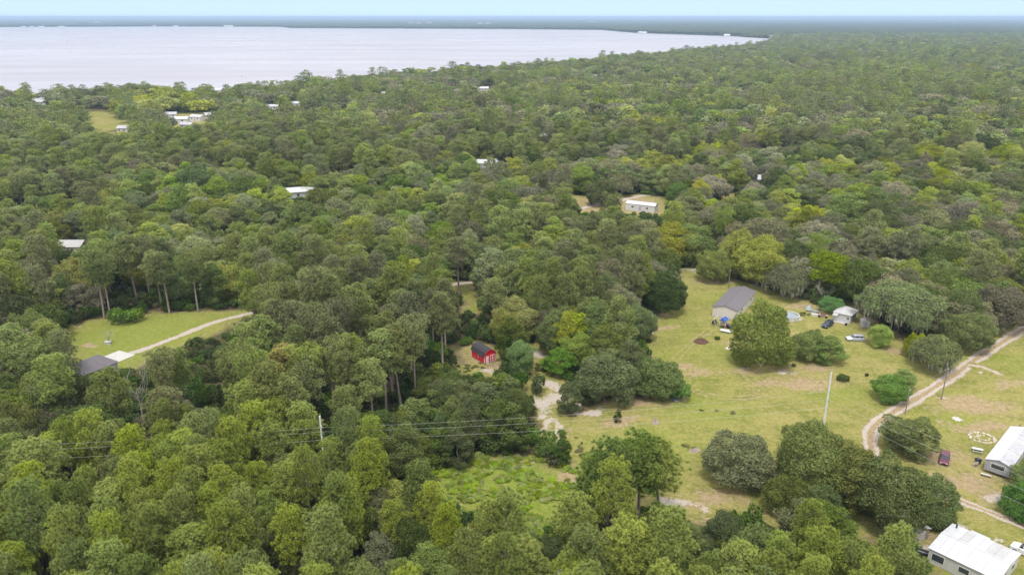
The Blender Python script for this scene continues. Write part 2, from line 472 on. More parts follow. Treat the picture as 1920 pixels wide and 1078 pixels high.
def ruts(u):
    a = np.abs(u)
    s = np.exp(-((a - .42) / .20) ** 2) * 1.0
    return np.clip(s * 1.05, 0, 1), np.clip(1.6 - a * 1.6, 0, .9), np.clip((a - .6) / .4, 0, 1)
def full(u):
    a = np.abs(u)
    return np.clip(2.2 - 2.6 * a, 0, .8), np.clip(1.6 - 1.5 * a, 0, .8), np.clip((a - .7) / .3, 0, 1)
strip('dirt_road', ROAD, 5.0, ruts, .03, 'pale sandy two-rut dirt road curving past the meadow', edge_j=.1)
strip('driveway', DRIVE, 3.3, full, .03, 'pale gravel driveway along the small green field')
strip('dirt_track', TRACK, 3.6, ruts, .03, 'dark two-rut track behind the white metal roof')
def faint(u):
    a = np.abs(u)
    return np.clip(.62 - .7 * a, 0, 1), np.clip(1.1 - 1.2 * a, 0, .7), np.clip((a - .7) / .3, 0, 1)
strip('road_spur', SPUR, 3.6, faint, .045, 'short sandy turnout branching off the dirt road')

def worn(u):
    a = np.abs(u)
    s = np.exp(-((a - .5) / .2) ** 2)
    return s * .22, s * .62, np.ones(np.shape(a))
strip('worn_path', [tuple(G(*q)) for q in [(1742, 712), (1700, 700), (1655, 690), (1600, 668), (1560, 640), (1545, 622)]], 3.2, worn, .02, 'faint wheel tracks worn in the grass towards the white shed')
strip('worn_path', [tuple(G(*q)) for q in [(1330, 620), (1290, 650), (1262, 690), (1300, 730), (1380, 745), (1480, 730), (1560, 715)]], 3.2, worn, .02, 'faint wheel tracks curving across the middle of the meadow')
strip('yard_track', [tuple(G(*q)) for q in [(1085, 392), (1110, 386), (1140, 380), (1165, 376), (1200, 368), (1240, 361)]], 5.0, full, .03, 'pale sandy track beside the white trailer home in mid forest', step=1.5)

# lake: near shore, far shore
SHORE = [G(-700, 176, 12), G(-300, 172, 12), G(0, 168, 12), G(240, 162, 12), G(480, 158, 12), G(640, 141, 12), G(800, 128, 12), G(950, 121, 12), G(1100, 108, 12), G(1250, 95, 12), G(1350, 87, 12), G(1440, 78, 12)]
FARSH = [G(1452, 73.5), G(1415, 71.5), G(1380, 69), G(1300, 66.3), G(1200, 63), G(1160, 60), G(1130, 57), G(900, 55), G(700, 54.2), G(545, 53.6), G(530, 51.2), G(300, 50.4), G(0, 51.6), G(-400, 52), G(-800, 53)]
LAKE = [tuple(q) for q in SHORE] + [tuple(q) for q in FARSH]
def lake_outline():
    pts = np.array(LAKE); out = []
    for i in range(len(pts)):
        a, b = pts[i], pts[(i + 1) % len(pts)]
        L = np.hypot(*(b - a)); n_ = max(1, int(L / (15 if L < 900 else 60)))
        for k in range(n_):
            q = a + (b - a) * k / n_
            j = 6 * wnoise(np.array([q[0]]), np.array([q[1]]), 120, 3)[0]
            out.append((q[0] + j, q[1] + j))
    return out
OUT = lake_outline()
m, n, l = new_mat('lake_water')
out = n.new('ShaderNodeOutputMaterial'); b = n.new('ShaderNodeBsdfPrincipled')
b.inputs['Base Color'].default_value = (0.30, 0.29, 0.32, 1); b.inputs['Roughness'].default_value = 0.28; b.inputs['IOR'].default_value = 1.333
geo = n.new('ShaderNodeNewGeometry'); mp = n.new('ShaderNodeMapping'); mp.inputs['Scale'].default_value = (.02, .06, 1); mp.inputs['Rotation'].default_value = (0, 0, R(12))
l.new(geo.outputs['Position'], mp.inputs[0])
t = n.new('ShaderNodeTexNoise'); t.inputs['Scale'].default_value = 1.0; t.inputs['Detail'].default_value = 6; l.new(mp.outputs[0], t.inputs['Vector'])
t2 = n.new('ShaderNodeTexNoise'); t2.inputs['Scale'].default_value = .09; t2.inputs['Detail'].default_value = 4; l.new(mp.outputs[0], t2.inputs['Vector'])
rr = n.new('ShaderNodeMapRange'); rr.inputs['From Min'].default_value = .35; rr.inputs['From Max'].default_value = .65; rr.inputs['To Min'].default_value = .24; rr.inputs['To Max'].default_value = .44; l.new(t2.outputs['Fac'], rr.inputs['Value']); l.new(rr.outputs[0], b.inputs['Roughness'])
bp = n.new('ShaderNodeBump'); bp.inputs['Strength'].default_value = .35; bp.inputs['Distance'].default_value = 1.0
l.new(t.outputs['Fac'], bp.inputs['Height']); l.new(bp.outputs[0], b.inputs['Normal']); l.new(b.outputs[0], out.inputs[0])
bm = bmesh.new()
bm.faces.new([bm.verts.new((x, y, 0.35)) for x, y in OUT])
bmesh.ops.triangulate(bm, faces=bm.faces)
me = bpy.data.meshes.new('lake'); bm.to_mesh(me); bm.free(); me.materials.append(m)
for p_ in me.polygons:
    if p_.normal.z < 0: p_.flip()
tag(link(bpy.data.objects.new('lake', me)), 'wide pale lake reflecting the white sky', 'lake', kind='structure')
#@@TREES@@

# ------------------------------------------------------------------ trees: prototype meshes
def unit(v):
    return v / (np.linalg.norm(v, axis=-1, keepdims=True) + 1e-9)

def cards(C, N, S, rs, asp=0.75):
    """one rhombic leaf spray per centre: 4 corners, slightly folded"""
    T = unit(np.cross(N, unit(rs.normal(size=C.shape))))
    B = np.cross(N, T)
    s = S[:, None]
    bend = N * s * 0.18
    V = np.stack([C - T * s * .5 - bend, C - B * s * .5 * asp, C + T * s * .5 - bend, C + B * s * .5 * asp], 1).reshape(-1, 3)
    F = np.arange(len(V)).reshape(-1, 4)
    return V, F

def lobe_crown(name, rs, lobes, leaf, cover_, up_bias=0.25, mat='leaves', droop=0.0, cull=.72):
    """lobes: (x,y,z,r). leaf sprays over the lobes' outer faces"""
    L = np.array(lobes); cen = np.average(L[:, :3], axis=0, weights=L[:, 3])
    Cs, Ns, Vs = [], [], []
    for i, (x, y, z, r) in enumerate(L):
        n_ = int(4 * PI * r * r / (leaf * leaf * .4) * cover_ * .5)
        d = unit(rs.normal(size=(n_, 3)))
        outw = unit((np.array([x, y, z]) - cen)[None])[0]
        keep = (d @ (outw * .7 + np.array([0, 0, .6]))) > rs.uniform(-.55, .1, n_)
        d = d[keep]
        a, c_, e = rs.uniform(0, 6.28, 3)
        bump = .14 * np.sin(5 * d[:, 0] + a) * np.sin(5 * d[:, 1] + c_) + .12 * np.sin(7 * d[:, 2] + e + 3 * d[:, 0])
        rad = r * (1 + bump) * rs.uniform(.74, 1.07, len(d))
        p = np.array([x, y, z]) + d * rad[:, None] * np.array([1, 1, .88])
        if droop: p[:, 2] -= droop * rs.uniform(0, 1, len(d)) ** 2 * r
        # hidden deep inside a neighbouring lobe: leave out
        ins = np.zeros(len(p), bool)
        for j in range(len(L)):
            if j != i:
                ins |= ((p - L[j, :3]) ** 2).sum(1) < (cull * L[j, 3]) ** 2
        p, d = p[~ins], d[~ins]
        Cs.append(p); Ns.append(unit(d * .75 + rs.normal(size=p.shape) * .55 + np.array([0, 0, up_bias])))
        lv = np.clip(.5 + rs.normal(0, .22, len(p)) + rs.normal(0, .10), 0, 1)
        Vs.append(lv)
    C = np.concatenate(Cs); N = np.concatenate(Ns); lv = np.concatenate(Vs)
    S = leaf * rs.uniform(.7, 1.35, len(C))
    V, F = cards(C, N, S, rs)
    return mesh_np(name, V, F, M[mat], {'lv': np.repeat(lv, 4)})

def tube_np(pts, rads, n_=6):
    pts = np.array(pts, float); rads = np.array(rads, float)
    d = unit(np.gradient(pts, axis=0))
    ref = np.array([1., 0, 0]) if abs(d[0, 0]) < .8 else np.array([0, 1., 0])
    u = unit(np.cross(d, ref)); w = np.cross(d, u)
    t = np.arange(n_) / n_ * 2 * PI
    V = pts[:, None] + rads[:, None, None] * (u[:, None] * np.cos(t)[None, :, None] + w[:, None] * np.sin(t)[None, :, None])
    i = np.arange(len(pts) * n_).reshape(len(pts), n_)
    j = np.roll(i, -1, 1)
    F = np.stack([i[:-1].ravel(), j[:-1].ravel(), j[1:].ravel(), i[1:].ravel()], -1)
    return V.reshape(-1, 3), F

def join(parts):
    Vs, Fs, o_ = [], [], 0
    for V, F in parts:
        Vs.append(V); Fs.append(F + o_); o_ += len(V)
    return np.concatenate(Vs), np.concatenate(Fs)

def wood(name, rs, parts, mat):
    V, F = join(parts)
    return mesh_np(name, V, F, M[mat], None, True)

def limb(rs, a, b, r0, r1, sag=.12, k=5, n_=5):
    a = np.array(a, float); b = np.array(b, float)
    t = np.linspace(0, 1, k)[:, None]
    L = np.linalg.norm(b - a)
    p = a + (b - a) * t + np.sin(t * PI) * rs.normal(0, sag * L * .35, (1, 3)) + rs.normal(0, .02 * L, (k, 3)) * (t > 0) * (t < 1)
    return tube_np(p, np.linspace(r0, r1, k), n_)

def oak_proto(idx, seed, h, r, leaf, cover_, z0f=.22, nl=30, lob=(.26, .42), flat=1.0, low=-.35, moss=False, k_lo=1):
    rs = np.random.RandomState(seed)
    zc = h * (z0f + 1) / 2 - h * .06
    hz = (h - zc)
    lobes = []
    ell = rs.uniform(.85, 1.15)
    for i in range(nl):
        d = unit(rs.normal(size=3))
        while d[2] < low: d = unit(rs.normal(size=3))
        rr = r * rs.uniform(*lob)
        q = rs.uniform(.72, 1.0) if i > 3 else rs.uniform(0, .4)
        p = d * np.array([(r - rr) * ell, (r - rr) / ell, max(hz - rr * .8, .3) * flat]) * q
        p[2] += zc
        p[2] = max(p[2], rr * .75)
        lobes.append((p[0], p[1], p[2], rr))
        if rs.rand() < .8 and k_lo:                         # a satellite clump breaking the outline
            dd = unit(d + rs.normal(0, .5, 3)); r2 = rr * rs.uniform(.38, .6)
            pp = p + dd * rr * rs.uniform(.75, 1.0)
            lobes.append((pp[0], pp[1], max(pp[2], r2), r2))
    crown = lobe_crown('oak_crown', rs, lobes, leaf, cover_)
    zt = max(h * z0f * 1.15, 1.2)
    parts = [tube_np([(0, 0, -.3), (.05 * r, 0, zt * .5), (0, .04 * r, zt)], [r * .085, r * .06, r * .055], 7)]
    for i in range(7):
        L = lobes[rs.randint(len(lobes))]
        parts.append(limb(rs, (0, .04 * r, zt), (L[0] * .9, L[1] * .9, L[2]), r * .04, r * .012, .3))
    trunk = wood('oak_trunk', rs, parts, 'oak_bark')
    ms = None
    if moss:
        C = []; 
        for L in lobes:
            n_ = int(42 * L[3])
            a = rs.uniform(0, 6.28, n_); q = L[3] * np.sqrt(rs.uniform(.2, 1, n_)) 
            z = L[2] + rs.uniform(-.8, .3, n_) * L[3]
            C.append(np.stack([L[0] + q * np.cos(a), L[1] + q * np.sin(a), z], -1))
        C = np.concatenate(C); n_ = len(C)
        ln = rs.uniform(.5, 1.9, n_); w = rs.uniform(.08, .2, n_); a = rs.uniform(0, 6.28, n_)
        T = np.stack([np.cos(a) * w, np.sin(a) * w, 0 * a], -1)
        dn = np.stack([rs.normal(0, .06, n_), rs.normal(0, .06, n_), -ln], -1)
        V = np.stack([C - T, C + T, C + dn + T * .3, C + dn - T * .3], 1).reshape(-1, 3)
        V[:, 2] = np.maximum(V[:, 2], .3)
        ms = mesh_np('hanging_moss', V, np.arange(len(V)).reshape(-1, 4), M['moss'])
    return crown, trunk, ms

def broad_proto(idx, seed, h, r, leaf, cover_, z0f=.18, nl=34, slim=False, k_lo=1):
    rs = np.random.RandomState(seed)
    lobes = []
    for i in range(nl):
        t = rs.uniform(0, 1) ** .8
        z = h * (z0f + (1 - z0f) * t)
        prof = math.sin(PI * min(1, (.22 + .78 * t) if not slim else (.28 + .72 * t))) ** .6 * (1.0 if t < .8 else .9)
        rr = r * rs.uniform(.24, .42) * (.75 + .25 * prof)
        a = rs.uniform(0, 6.28); q = (r * prof - rr * .7) * rs.uniform(.55, 1.0)
        q = max(q, 0)
        lobes.append((q * math.cos(a), q * math.sin(a), min(z, h - rr * .8), rr))
        if rs.rand() < .7 and k_lo:
            r2 = rr * rs.uniform(.4, .62); d = unit(np.array([math.cos(a), math.sin(a), .5]) + rs.normal(0, .6, 3))
            lobes.append((q * math.cos(a) + d[0] * rr, q * math.sin(a) + d[1] * rr, min(z, h - rr * .8) + d[2] * rr, r2))
    lobes.append((0, 0, h - r * .35, r * .38))
    crown = lobe_crown('leaf_crown', rs, lobes, leaf, cover_, .15, droop=.25, cull=.68)
    parts = [limb(rs, (0, 0, -.3), (rs.normal(0, .2), rs.normal(0, .2), h * .85), r * .065, r * .02, .05, 7, 6)]
    for i in range(7):
        L = lobes[rs.randint(nl)]
        parts.append(limb(rs, (0, 0, max(L[2] - r * .8, h * .12)), (L[0], L[1], L[2]), r * .028, r * .01, .2))
    return crown, wood('leaf_tree_trunk', rs, parts, 'oak_bark'), None

def pine_proto(idx, seed, h, r, ncl, needles, nl_, width, lean=.02, crown_lo=.52, tufts=(13, 20), flat=False):
    """open pine: bare pole, upswept limbs ending in pads of needle tufts"""
    rs = np.random.RandomState(seed)
    top = np.array([rs.normal(0, lean * h), rs.normal(0, lean * h), h * .955])
    tz = np.linspace(0, 1, 8)
    bend = np.stack([rs.normal(0, .012 * h) * np.sin(tz * PI), rs.normal(0, .012 * h) * np.sin(tz * PI), 0 * tz], -1)
    axis = top[None] * tz[:, None] + bend
    axis[0, 2] = -.3
    parts = [tube_np(axis, np.linspace(.28, .06, 8) * h / 20, 7)]
    def at(t): return np.array([np.interp(t, tz, axis[:, k]) for k in range(3)])
    TC, TN, TL = [], [], []
    for i in range(ncl):
        t = crown_lo + (1 - crown_lo) * ((i + rs.uniform(0, 1)) / ncl) ** .85
        u = (t - crown_lo) / (1 - crown_lo)
        prof = (math.sin(PI * min(1, .16 + .80 * u)) ** .7) if not flat else (.35 + .65 * u ** 1.5 if u < .85 else .75)
        ln = r * prof * rs.uniform(.55, 1.08)
        a = i * 2.4 + rs.uniform(-.6, .6)
        st = at(t - .02 - .05 * prof)
        end = st + np.array([math.cos(a) * ln, math.sin(a) * ln, ln * rs.uniform(.15, .5) + .04 * h * (u > .8)])
        end[2] = min(end[2], h)
        parts.append(limb(rs, st, end, .05 * h / 20, .015 * h / 20, .1, 4, 4))
        nt = rs.randint(*tufts)
        pr = rs.uniform(1.2, 1.75) * r / 3.4
        lobe_v = rs.normal(0, .06)
        for k in range(nt):
            g_ = 2.4 * k + a; q_ = math.sqrt((k + .3) / nt)          # pads of separate brushes, spread like a rosette
            d = np.array([math.cos(g_) * q_, math.sin(g_) * q_, .55 * (1 - q_ * q_) + rs.uniform(-.18, .12)])
            back = rs.uniform(0, .5) * (k % 4 == 0)
            c = end + d * pr - (end - st) * back
            TC.append(c); TN.append(unit(np.array([d[0] * .7, d[1] * .7, .8]) + np.array([math.cos(a) * .2, math.sin(a) * .2, 0]))); TL.append(np.clip(.5 + rs.normal(0, .17) + lobe_v, 0, 1))
    for k in range(4):                                     # a few bare stubs under the crown
        t = rs.uniform(crown_lo * .7, crown_lo); a = rs.uniform(0, 6.28); ln = rs.uniform(.3, .75) * r; st = at(t)
        parts.append(limb(rs, st, st + np.array([math.cos(a) * ln, math.sin(a) * ln, ln * .25]), .04, .012, .1, 4, 4))
    TC = np.array(TC); TN = np.array(TN); TL = np.array(TL)
    n_ = len(TC)
    D = unit(TN[:, None] * .42 + unit(rs.normal(size=(n_, needles, 3))) * .9)
    Lg = nl_ * rs.uniform(.7, 1.2, (n_, needles, 1))
    side = unit(np.cross(D, unit(rs.normal(size=D.shape)))) * width
    base = TC[:, None] + D * .05
    V = np.stack([base - side * .45, base + side * .45, base + D * Lg + side * .5, base + D * Lg - side * .5], 2).reshape(-1, 3)
    F = np.arange(len(V)).reshape(-1, 4)
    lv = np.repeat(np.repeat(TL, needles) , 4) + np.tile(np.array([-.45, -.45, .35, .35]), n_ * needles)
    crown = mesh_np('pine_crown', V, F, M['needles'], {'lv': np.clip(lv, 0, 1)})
    return crown, wood('pine_trunk', rs, parts, 'pine_bark'), None

PROTO = {}      # kind -> list of (crown mesh, trunk mesh, moss mesh, nominal height, nominal radius)
PROTO['pine'] = [(*pine_proto(i, 100 + i, 20, rr, nc, 40, .50, .06, crown_lo=cl, flat=fl, tufts=(8, 12)), 20, rr)
                 for i, (rr, nc, cl, fl) in enumerate([(3.5, 40, .44, False), (3.2, 34, .52, False), (3.9, 44, .42, False), (3.0, 30, .56, False), (3.9, 34, .60, True), (3.4, 42, .38, False), (2.9, 26, .62, False)])]
PROTO['oak'] = [(*oak_proto(i, 200 + i, hh, rr, .26, 1.75, z0, nl, low=-.75), hh, rr)
                for i, (hh, rr, z0, nl) in enumerate([(12, 6, .10, 44), (11, 5.5, .06, 40), (13, 6.2, .10, 48), (10, 5.4, .02, 40), (12, 5.0, .08, 38)])]
PROTO['moss'] = [(*oak_proto(i, 300 + i, hh, rr, .27, 1.5, z0, nl, (.2, .34), .9, -.25, True), hh, rr)
                 for i, (hh, rr, z0, nl) in enumerate([(12, 8, .2, 46), (11, 6.5, .15, 40)])]
PROTO['broad'] = [(*broad_proto(i, 400 + i, hh, rr, .27, 1.65, z0, nl), hh, rr)
                  for i, (hh, rr, z0, nl) in enumerate([(14, 4.6, .16, 38), (13, 4.2, .12, 34), (15, 5.0, .2, 42), (12, 4.0, .08, 34)])]
PROTO['slim'] = [(*broad_proto(i, 450 + i, 11, 2.8, .27, 1.7, .06, 30, True), 11, 2.8) for i in range(2)]
PROTO['bush'] = [(*oak_proto(i, 500 + i, 2.6, 1.9, .3, 1.5, .02, 12, (.34, .5)), 2.6, 1.9) for i in range(3)]
# plainer ones for what stands far away
PROTO['oak_far'] = [(*oak_proto(i, 600 + i, 12, 6, .8, 1.1, .15, 16, (.3, .5), k_lo=1), 12, 6) for i in range(4)]
PROTO['broad_far'] = [(*broad_proto(i, 620 + i, 14, 4.8, .8, 1.1, .15, 20, k_lo=1), 14, 4.8) for i in range(3)]
PROTO['pine_far'] = [(*pine_proto(i, 640 + i, 19, 3.6, 26, 6, 1.0, .2, crown_lo=.4, tufts=(5, 8)), 19, 3.6) for i in range(3)]

# ------------------------------------------------------------------ trees: where they stand
rng = np.random.RandomState(11)
# ground, yards and buildings that the photograph shows: no scattered crown may rise in front of them
SHOW = [
    [(1215, 600), (1290, 585), (1275, 500), (1310, 496), (1400, 533), (1530, 572), (1560, 562), (1615, 566), (1630, 600), (1700, 640), (1720, 690), (1800, 660), (1880, 630), (1920, 610), (1920, 1078), (1745, 1078), (1700, 1005), (1770, 930), (1745, 860), (1640, 790), (1540, 780), (1430, 800), (1330, 810), (1300, 860), (1250, 850), (1190, 790), (1110, 800), (1075, 860), (1060, 840), (1065, 790), (1080, 770), (1180, 745), (1285, 750), (1270, 710), (1205, 640)],
    [(1285, 830), (1330, 880), (1390, 930), (1330, 965), (1240, 940), (1240, 918), (1300, 930)],
    [(105, 628), (160, 602), (280, 588), (420, 582), (478, 583), (430, 602), (310, 652), (240, 672), (200, 690), (150, 702), (138, 676), (165, 665)],
    [(597, 778), (609, 778), (612, 822), (600, 822)],
    [(390, 586), (480, 579), (482, 592), (400, 620)],
    [(850, 670), (875, 650), (880, 634), (905, 630), (936, 652), (942, 682), (925, 697), (860, 692)],
    [(998, 722), (1050, 705), (1045, 770), (1042, 800), (1030, 830), (1020, 800), (995, 772)],
    [(1000, 645), (1030, 660), (1020, 682), (1000, 672)],
    [(800, 875), (1000, 855), (1075, 880), (1080, 915), (1062, 940), (990, 925), (820, 905)],
    [(1102, 384), (1178, 376), (1196, 368), (1243, 378), (1246, 393), (1212, 395), (1172, 387), (1105, 391)],
    [(1066, 354), (1088, 353), (1086, 362), (1066, 361)], [(1352, 364), (1380, 364), (1380, 372), (1352, 372)],
    [(538, 355), (586, 352), (586, 372), (538, 373)], [(888, 303), (942, 303), (942, 314), (888, 314)],
    [(160, 210), (196, 214), (246, 240), (220, 248), (170, 240)], [(312, 214), (388, 212), (388, 238), (318, 242)],
    [(892, 155), (930, 155), (930, 172), (900, 172)], [(828, 532), (862, 530), (862, 540), (828, 541)], [(870, 545), (895, 545), (895, 580), (875, 582)],
    [(918, 376), (942, 376), (942, 388), (918, 390)], [(1008, 254), (1026, 254), (1026, 263), (1008, 263)], [(112, 440), (152, 440), (152, 475), (118, 475)],
    [(1412, 324), (1438, 324), (1438, 345), (1412, 345)], [(818, 388), (838, 388), (838, 396), (818, 396)],
    [(60, 186), (92, 186), (92, 198), (60, 198)], [(500, 195), (520, 195), (520, 206), (500, 206)], [(548, 190), (562, 190), (562, 200), (548, 200)],
    [(718, 172), (728, 172), (728, 181), (718, 181)], [(1105, 140), (1122, 140), (1122, 146), (1105, 146)], [(350, 158), (368, 158), (360, 174), (350, 174)],
    [(402, 166), (416, 166), (416, 174), (402, 174)], [(408, 198), (424, 198), (424, 206), (408, 206)], [(222, 238), (244, 238), (244, 248), (222, 248)],
    [(1745, 1078), (1745, 1000), (1920, 1000), (1920, 1200), (1745, 1200)],
]
SHOW = SHOW[:12] + [[(sum(q[0] for q in p_) / 4 + (x - sum(q[0] for q in p_) / 4) * .72, sum(q[1] for q in p_) / 4 + (y - sum(q[1] for q in p_) / 4) * .55) if len(p_) == 4 and p_[0][1] < 480 else (x, y) for x, y in p_] for p_ in SHOW[12:]]
OAK_T, DARK_T, GREY_T = (0.162, 0.211, 0.058), (0.117, 0.172, 0.048), (0.205, 0.235, 0.106)
BROAD_T, BRIGHT_T, YEL_T = (0.173, 0.258, 0.062), (0.211, 0.317, 0.052), (0.298, 0.343, 0.052)
PINE_T, PINE_Y, PINE_O = (0.217, 0.270, 0.071), (0.293, 0.346, 0.059), (0.187, 0.227, 0.076)

# single trees one can point at: kind, variant, base pixel, height, radius, tint, label
HEROES = [
    ('oak', 3, (1425, 686), 17.5, 8.2, OAK_T, 'big dark round oak standing alone in the meadow before the dark-roofed house'),
    ('oak', 1, (1511, 674), 8.6, 4.4, BRIGHT_T, 'bright green bushy tree, taller of the pair right of the big meadow oak'),
    ('broad', 3, (1551, 680), 7.6, 4.2, BROAD_T, 'lower green tree of the pair right of the big meadow oak'),
    ('oak', 4, (1646, 649), 6.6, 3.5, (0.258, 0.337, 0.047), 'small yellow-green tree just right of the silver car'),
    ('moss', 0, (1680, 622), 14.5, 12.0, (0.201, 0.245, 0.095), 'broad grey-green live oak hung with moss beside the small white shed'),
    ('moss', 1, (1748, 694), 9.5, 6.8, (0.242, 0.283, 0.079), 'drooping tree draped in pale moss beside the dirt road'),
    ('oak', 3, (1715, 668), 6.5, 3.6, (0.275, 0.328, 0.055), 'yellow-green rounded tree between the mossy live oak and the drooping tree'),
    ('oak', 0, (1808, 655), 11.0, 7.0, (0.194, 0.245, 0.087), 'grey-green oak leaning over the dirt road bend'),
    ('oak', 3, (1668, 750), 6.2, 4.6, (0.137, 0.274, 0.047), 'deep green leafy bush tree in the grass below the dirt road'),
    ('broad', 1, (1690, 728), 5.0, 3.2, BRIGHT_T, 'bright green bush tree touching the back of the deep green one'),
    ('oak', 1, (1385, 905), 10.5, 7.0, (0.19, 0.215, 0.085), 'grey-green oak at the meadow edge, leftmost of the big clump by the track'),
    ('oak', 2, (1512, 925), 15.0, 7.4, (0.155, 0.19, 0.062), 'tall dark oak in the clump below the steel power pole'),
    ('oak', 0, (1660, 982), 13.0, 7.4, (0.19, 0.22, 0.085), 'wide grey-green oak of the clump nearest the maroon car'),
    ('oak', 4, (1590, 950), 13.0, 6.2, (0.19, 0.21, 0.075), 'olive oak in the middle of the clump below the steel power pole'),
    ('oak', 3, (1738, 975), 9.0, 4.8, (0.135, 0.185, 0.055), 'dark green oak overhanging the two-rut track'),
    ('oak', 1, (1480, 962), 8.0, 5.2, (0.20, 0.225, 0.075), 'low oak in front of the tall dark oak of the clump'),
    ('oak', 4, (1703, 848), 8.0, 6.0, (0.15, 0.18, 0.06), 'dark spreading oak where the dirt road meets the wires'),
    ('oak', 3, (1925, 965), 6.0, 5.0, (0.113, 0.236, 0.047), 'bright leafy bush at the right edge beside the track'),
    ('oak', 1, (1940, 925), 6.5, 5.0, BROAD_T, 'green bush tree behind the long trailer roof'),
    ('oak', 0, (1242, 586), 13.5, 7.6, DARK_T, 'large dark oak at the corner of the meadow, left of the dark-roofed house'),
    ('oak', 3, (1135, 752), 12.5, 7.4, (0.201, 0.255, 0.095), 'large round grey-green oak overhanging the meadow below the red barn shed'),
    ('oak', 1, (1232, 742), 9.5, 6.6, (0.162, 0.210, 0.079), 'grey-green oak beside the large round oak, at the meadow edge'),
    ('bush', 0, (1272, 752), 4.6, 3.0, (0.145, 0.302, 0.047), 'small bright green bush tree at the meadow edge beside the blue chair'),
    ('broad', 0, (1064, 775), 7.5, 3.0, (0.162, 0.201, 0.071), 'speckled dark magnolia standing in the pale sand'),
    ('bush', 1, (1008, 738), 4.6, 2.3, DARK_T, 'small dark round bush at the sandy yard'),
    ('broad', 2, (974, 707), 9.5, 4.0, (0.153, 0.236, 0.059), 'leafy green tree right beside the red barn shed'),
    ('broad', 3, (1050, 700), 6.5, 4.6, (0.129, 0.227, 0.047), 'low green tree between the sandy yard and the large round oak'),
    ('slim', 0, (1050, 868), 7.5, 2.2, (0.113, 0.201, 0.047), 'slim dark green tree standing alone at the end of the sandy strip'),
    ('oak', 2, (1420, 535), 17.0, 9.4, YEL_T, 'large yellow-green oak behind the utility pole and dark-roofed house'),
    ('oak', 0, (1335, 528), 12.0, 6.0, (0.242, 0.310, 0.055), 'yellow-green oak at the forest edge above the white lumber'),
    ('oak', 4, (1548, 555), 16.0, 8.0, (0.275, 0.346, 0.047), 'yellow-green oak behind the fallen bare limbs'),
    ('moss', 1, (1470, 556), 11.0, 8.5, (0.194, 0.219, 0.111), 'grey-brown mossy oak at the forest edge behind the dark-roofed house'),
    ('oak', 1, (1560, 586), 5.0, 4.0, (0.129, 0.292, 0.047), 'low bright green tree behind the white hip-roofed shed'),
    ('oak', 3, (1128, 386), 13.0, 8.0, (0.194, 0.227, 0.087), 'grey-green spreading oak in the yard left of the white trailer home'),
    ('oak', 0, (1270, 388), 12.0, 7.0, (0.162, 0.274, 0.047), 'round bright green oak right of the white trailer home'),
    ('oak', 4, (1085, 690), 10.0, 5.0, (0.275, 0.346, 0.051), 'yellow-green tree right of the red barn shed clearing'),
    ('bush', 2, (228, 606), 5.0, 4.0, (0.194, 0.337, 0.047), 'bright green bush at the far edge of the small field'),
    ('bush', 0, (252, 603), 4.2, 3.2, (0.210, 0.328, 0.047), 'smaller bright bush beside the field, right of its twin'),
    ('oak', 2, (1190, 640), 11.0, 6.0, OAK_T, 'olive oak at the meadow edge left of the bare sandy spot'),
    ('pine', 4, (196, 598), 22, 4.6, PINE_T, 'tall flat-topped pine with a bare trunk behind the small field'),
    ('pine', 4, (208, 602), 20, 4.0, PINE_T, 'second bare-trunked pine touching the tall flat-topped one behind the field'),
    ('pine', 3, (318, 588), 19, 3.6, PINE_O, 'thin pine with a bare trunk behind the middle of the small field'),
    ('pine', 4, (372, 586), 18, 4.0, PINE_O, 'pine with spread dead limbs behind the right part of the small field'),
    ('pine', 2, (1140, 1000), 18.5, 4.2, (0.153, 0.227, 0.055), 'tallest dark green pine of the group below the meadow'),
    ('pine', 0, (1195, 985), 18.0, 4.4, (0.162, 0.236, 0.058), 'broad dark green pine in the group below the meadow'),
    ('pine', 5, (1110, 985), 14.5, 3.4, (0.194, 0.274, 0.059), 'shorter pine on the thicket side of the group below the meadow'),
    ('pine', 1, (1238, 985), 16.5, 4.0, PINE_T, 'pine of the group below the meadow, nearest the sandy strip'),
    ('pine', 3, (545, 800), 19.0, 4.4, (0.323, 0.310, 0.071), 'rust-tinged pine with a long bare trunk in the middle of the pine stand'),
    ('pine', 4, (70, 775), 17.0, 5.0, (0.242, 0.302, 0.079), 'flat-topped pine with pale limbs below the grey-roofed house'),
    ('pine', 4, (455, 800), 18.0, 4.4, PINE_O, 'bare-limbed pine left of the rust-tinged pine'),
    ('pine', 1, (240, 850), 19.0, 3.6, PINE_O, 'leaning bare-trunked pine in the stand above the wires'),
    ('pine', 2, (90, 985), 17.0, 4.6, PINE_T, 'round pine with pale lower limbs at the lower left'),
]
HX = []
for kd, var, bp_, hh, rr, tint, lab in HEROES:
    g_ = G(*bp_); HX.append((g_[0], g_[1], rr))
HX = np.array(HX)

def nearest_spacing(d):
    return np.where(d < 150, 5.1, np.where(d < 250, 6.4, np.where(d < 500, 8.4, np.where(d < 1000, 10.8, np.where(d < 2000, 13.5, 17.0)))))

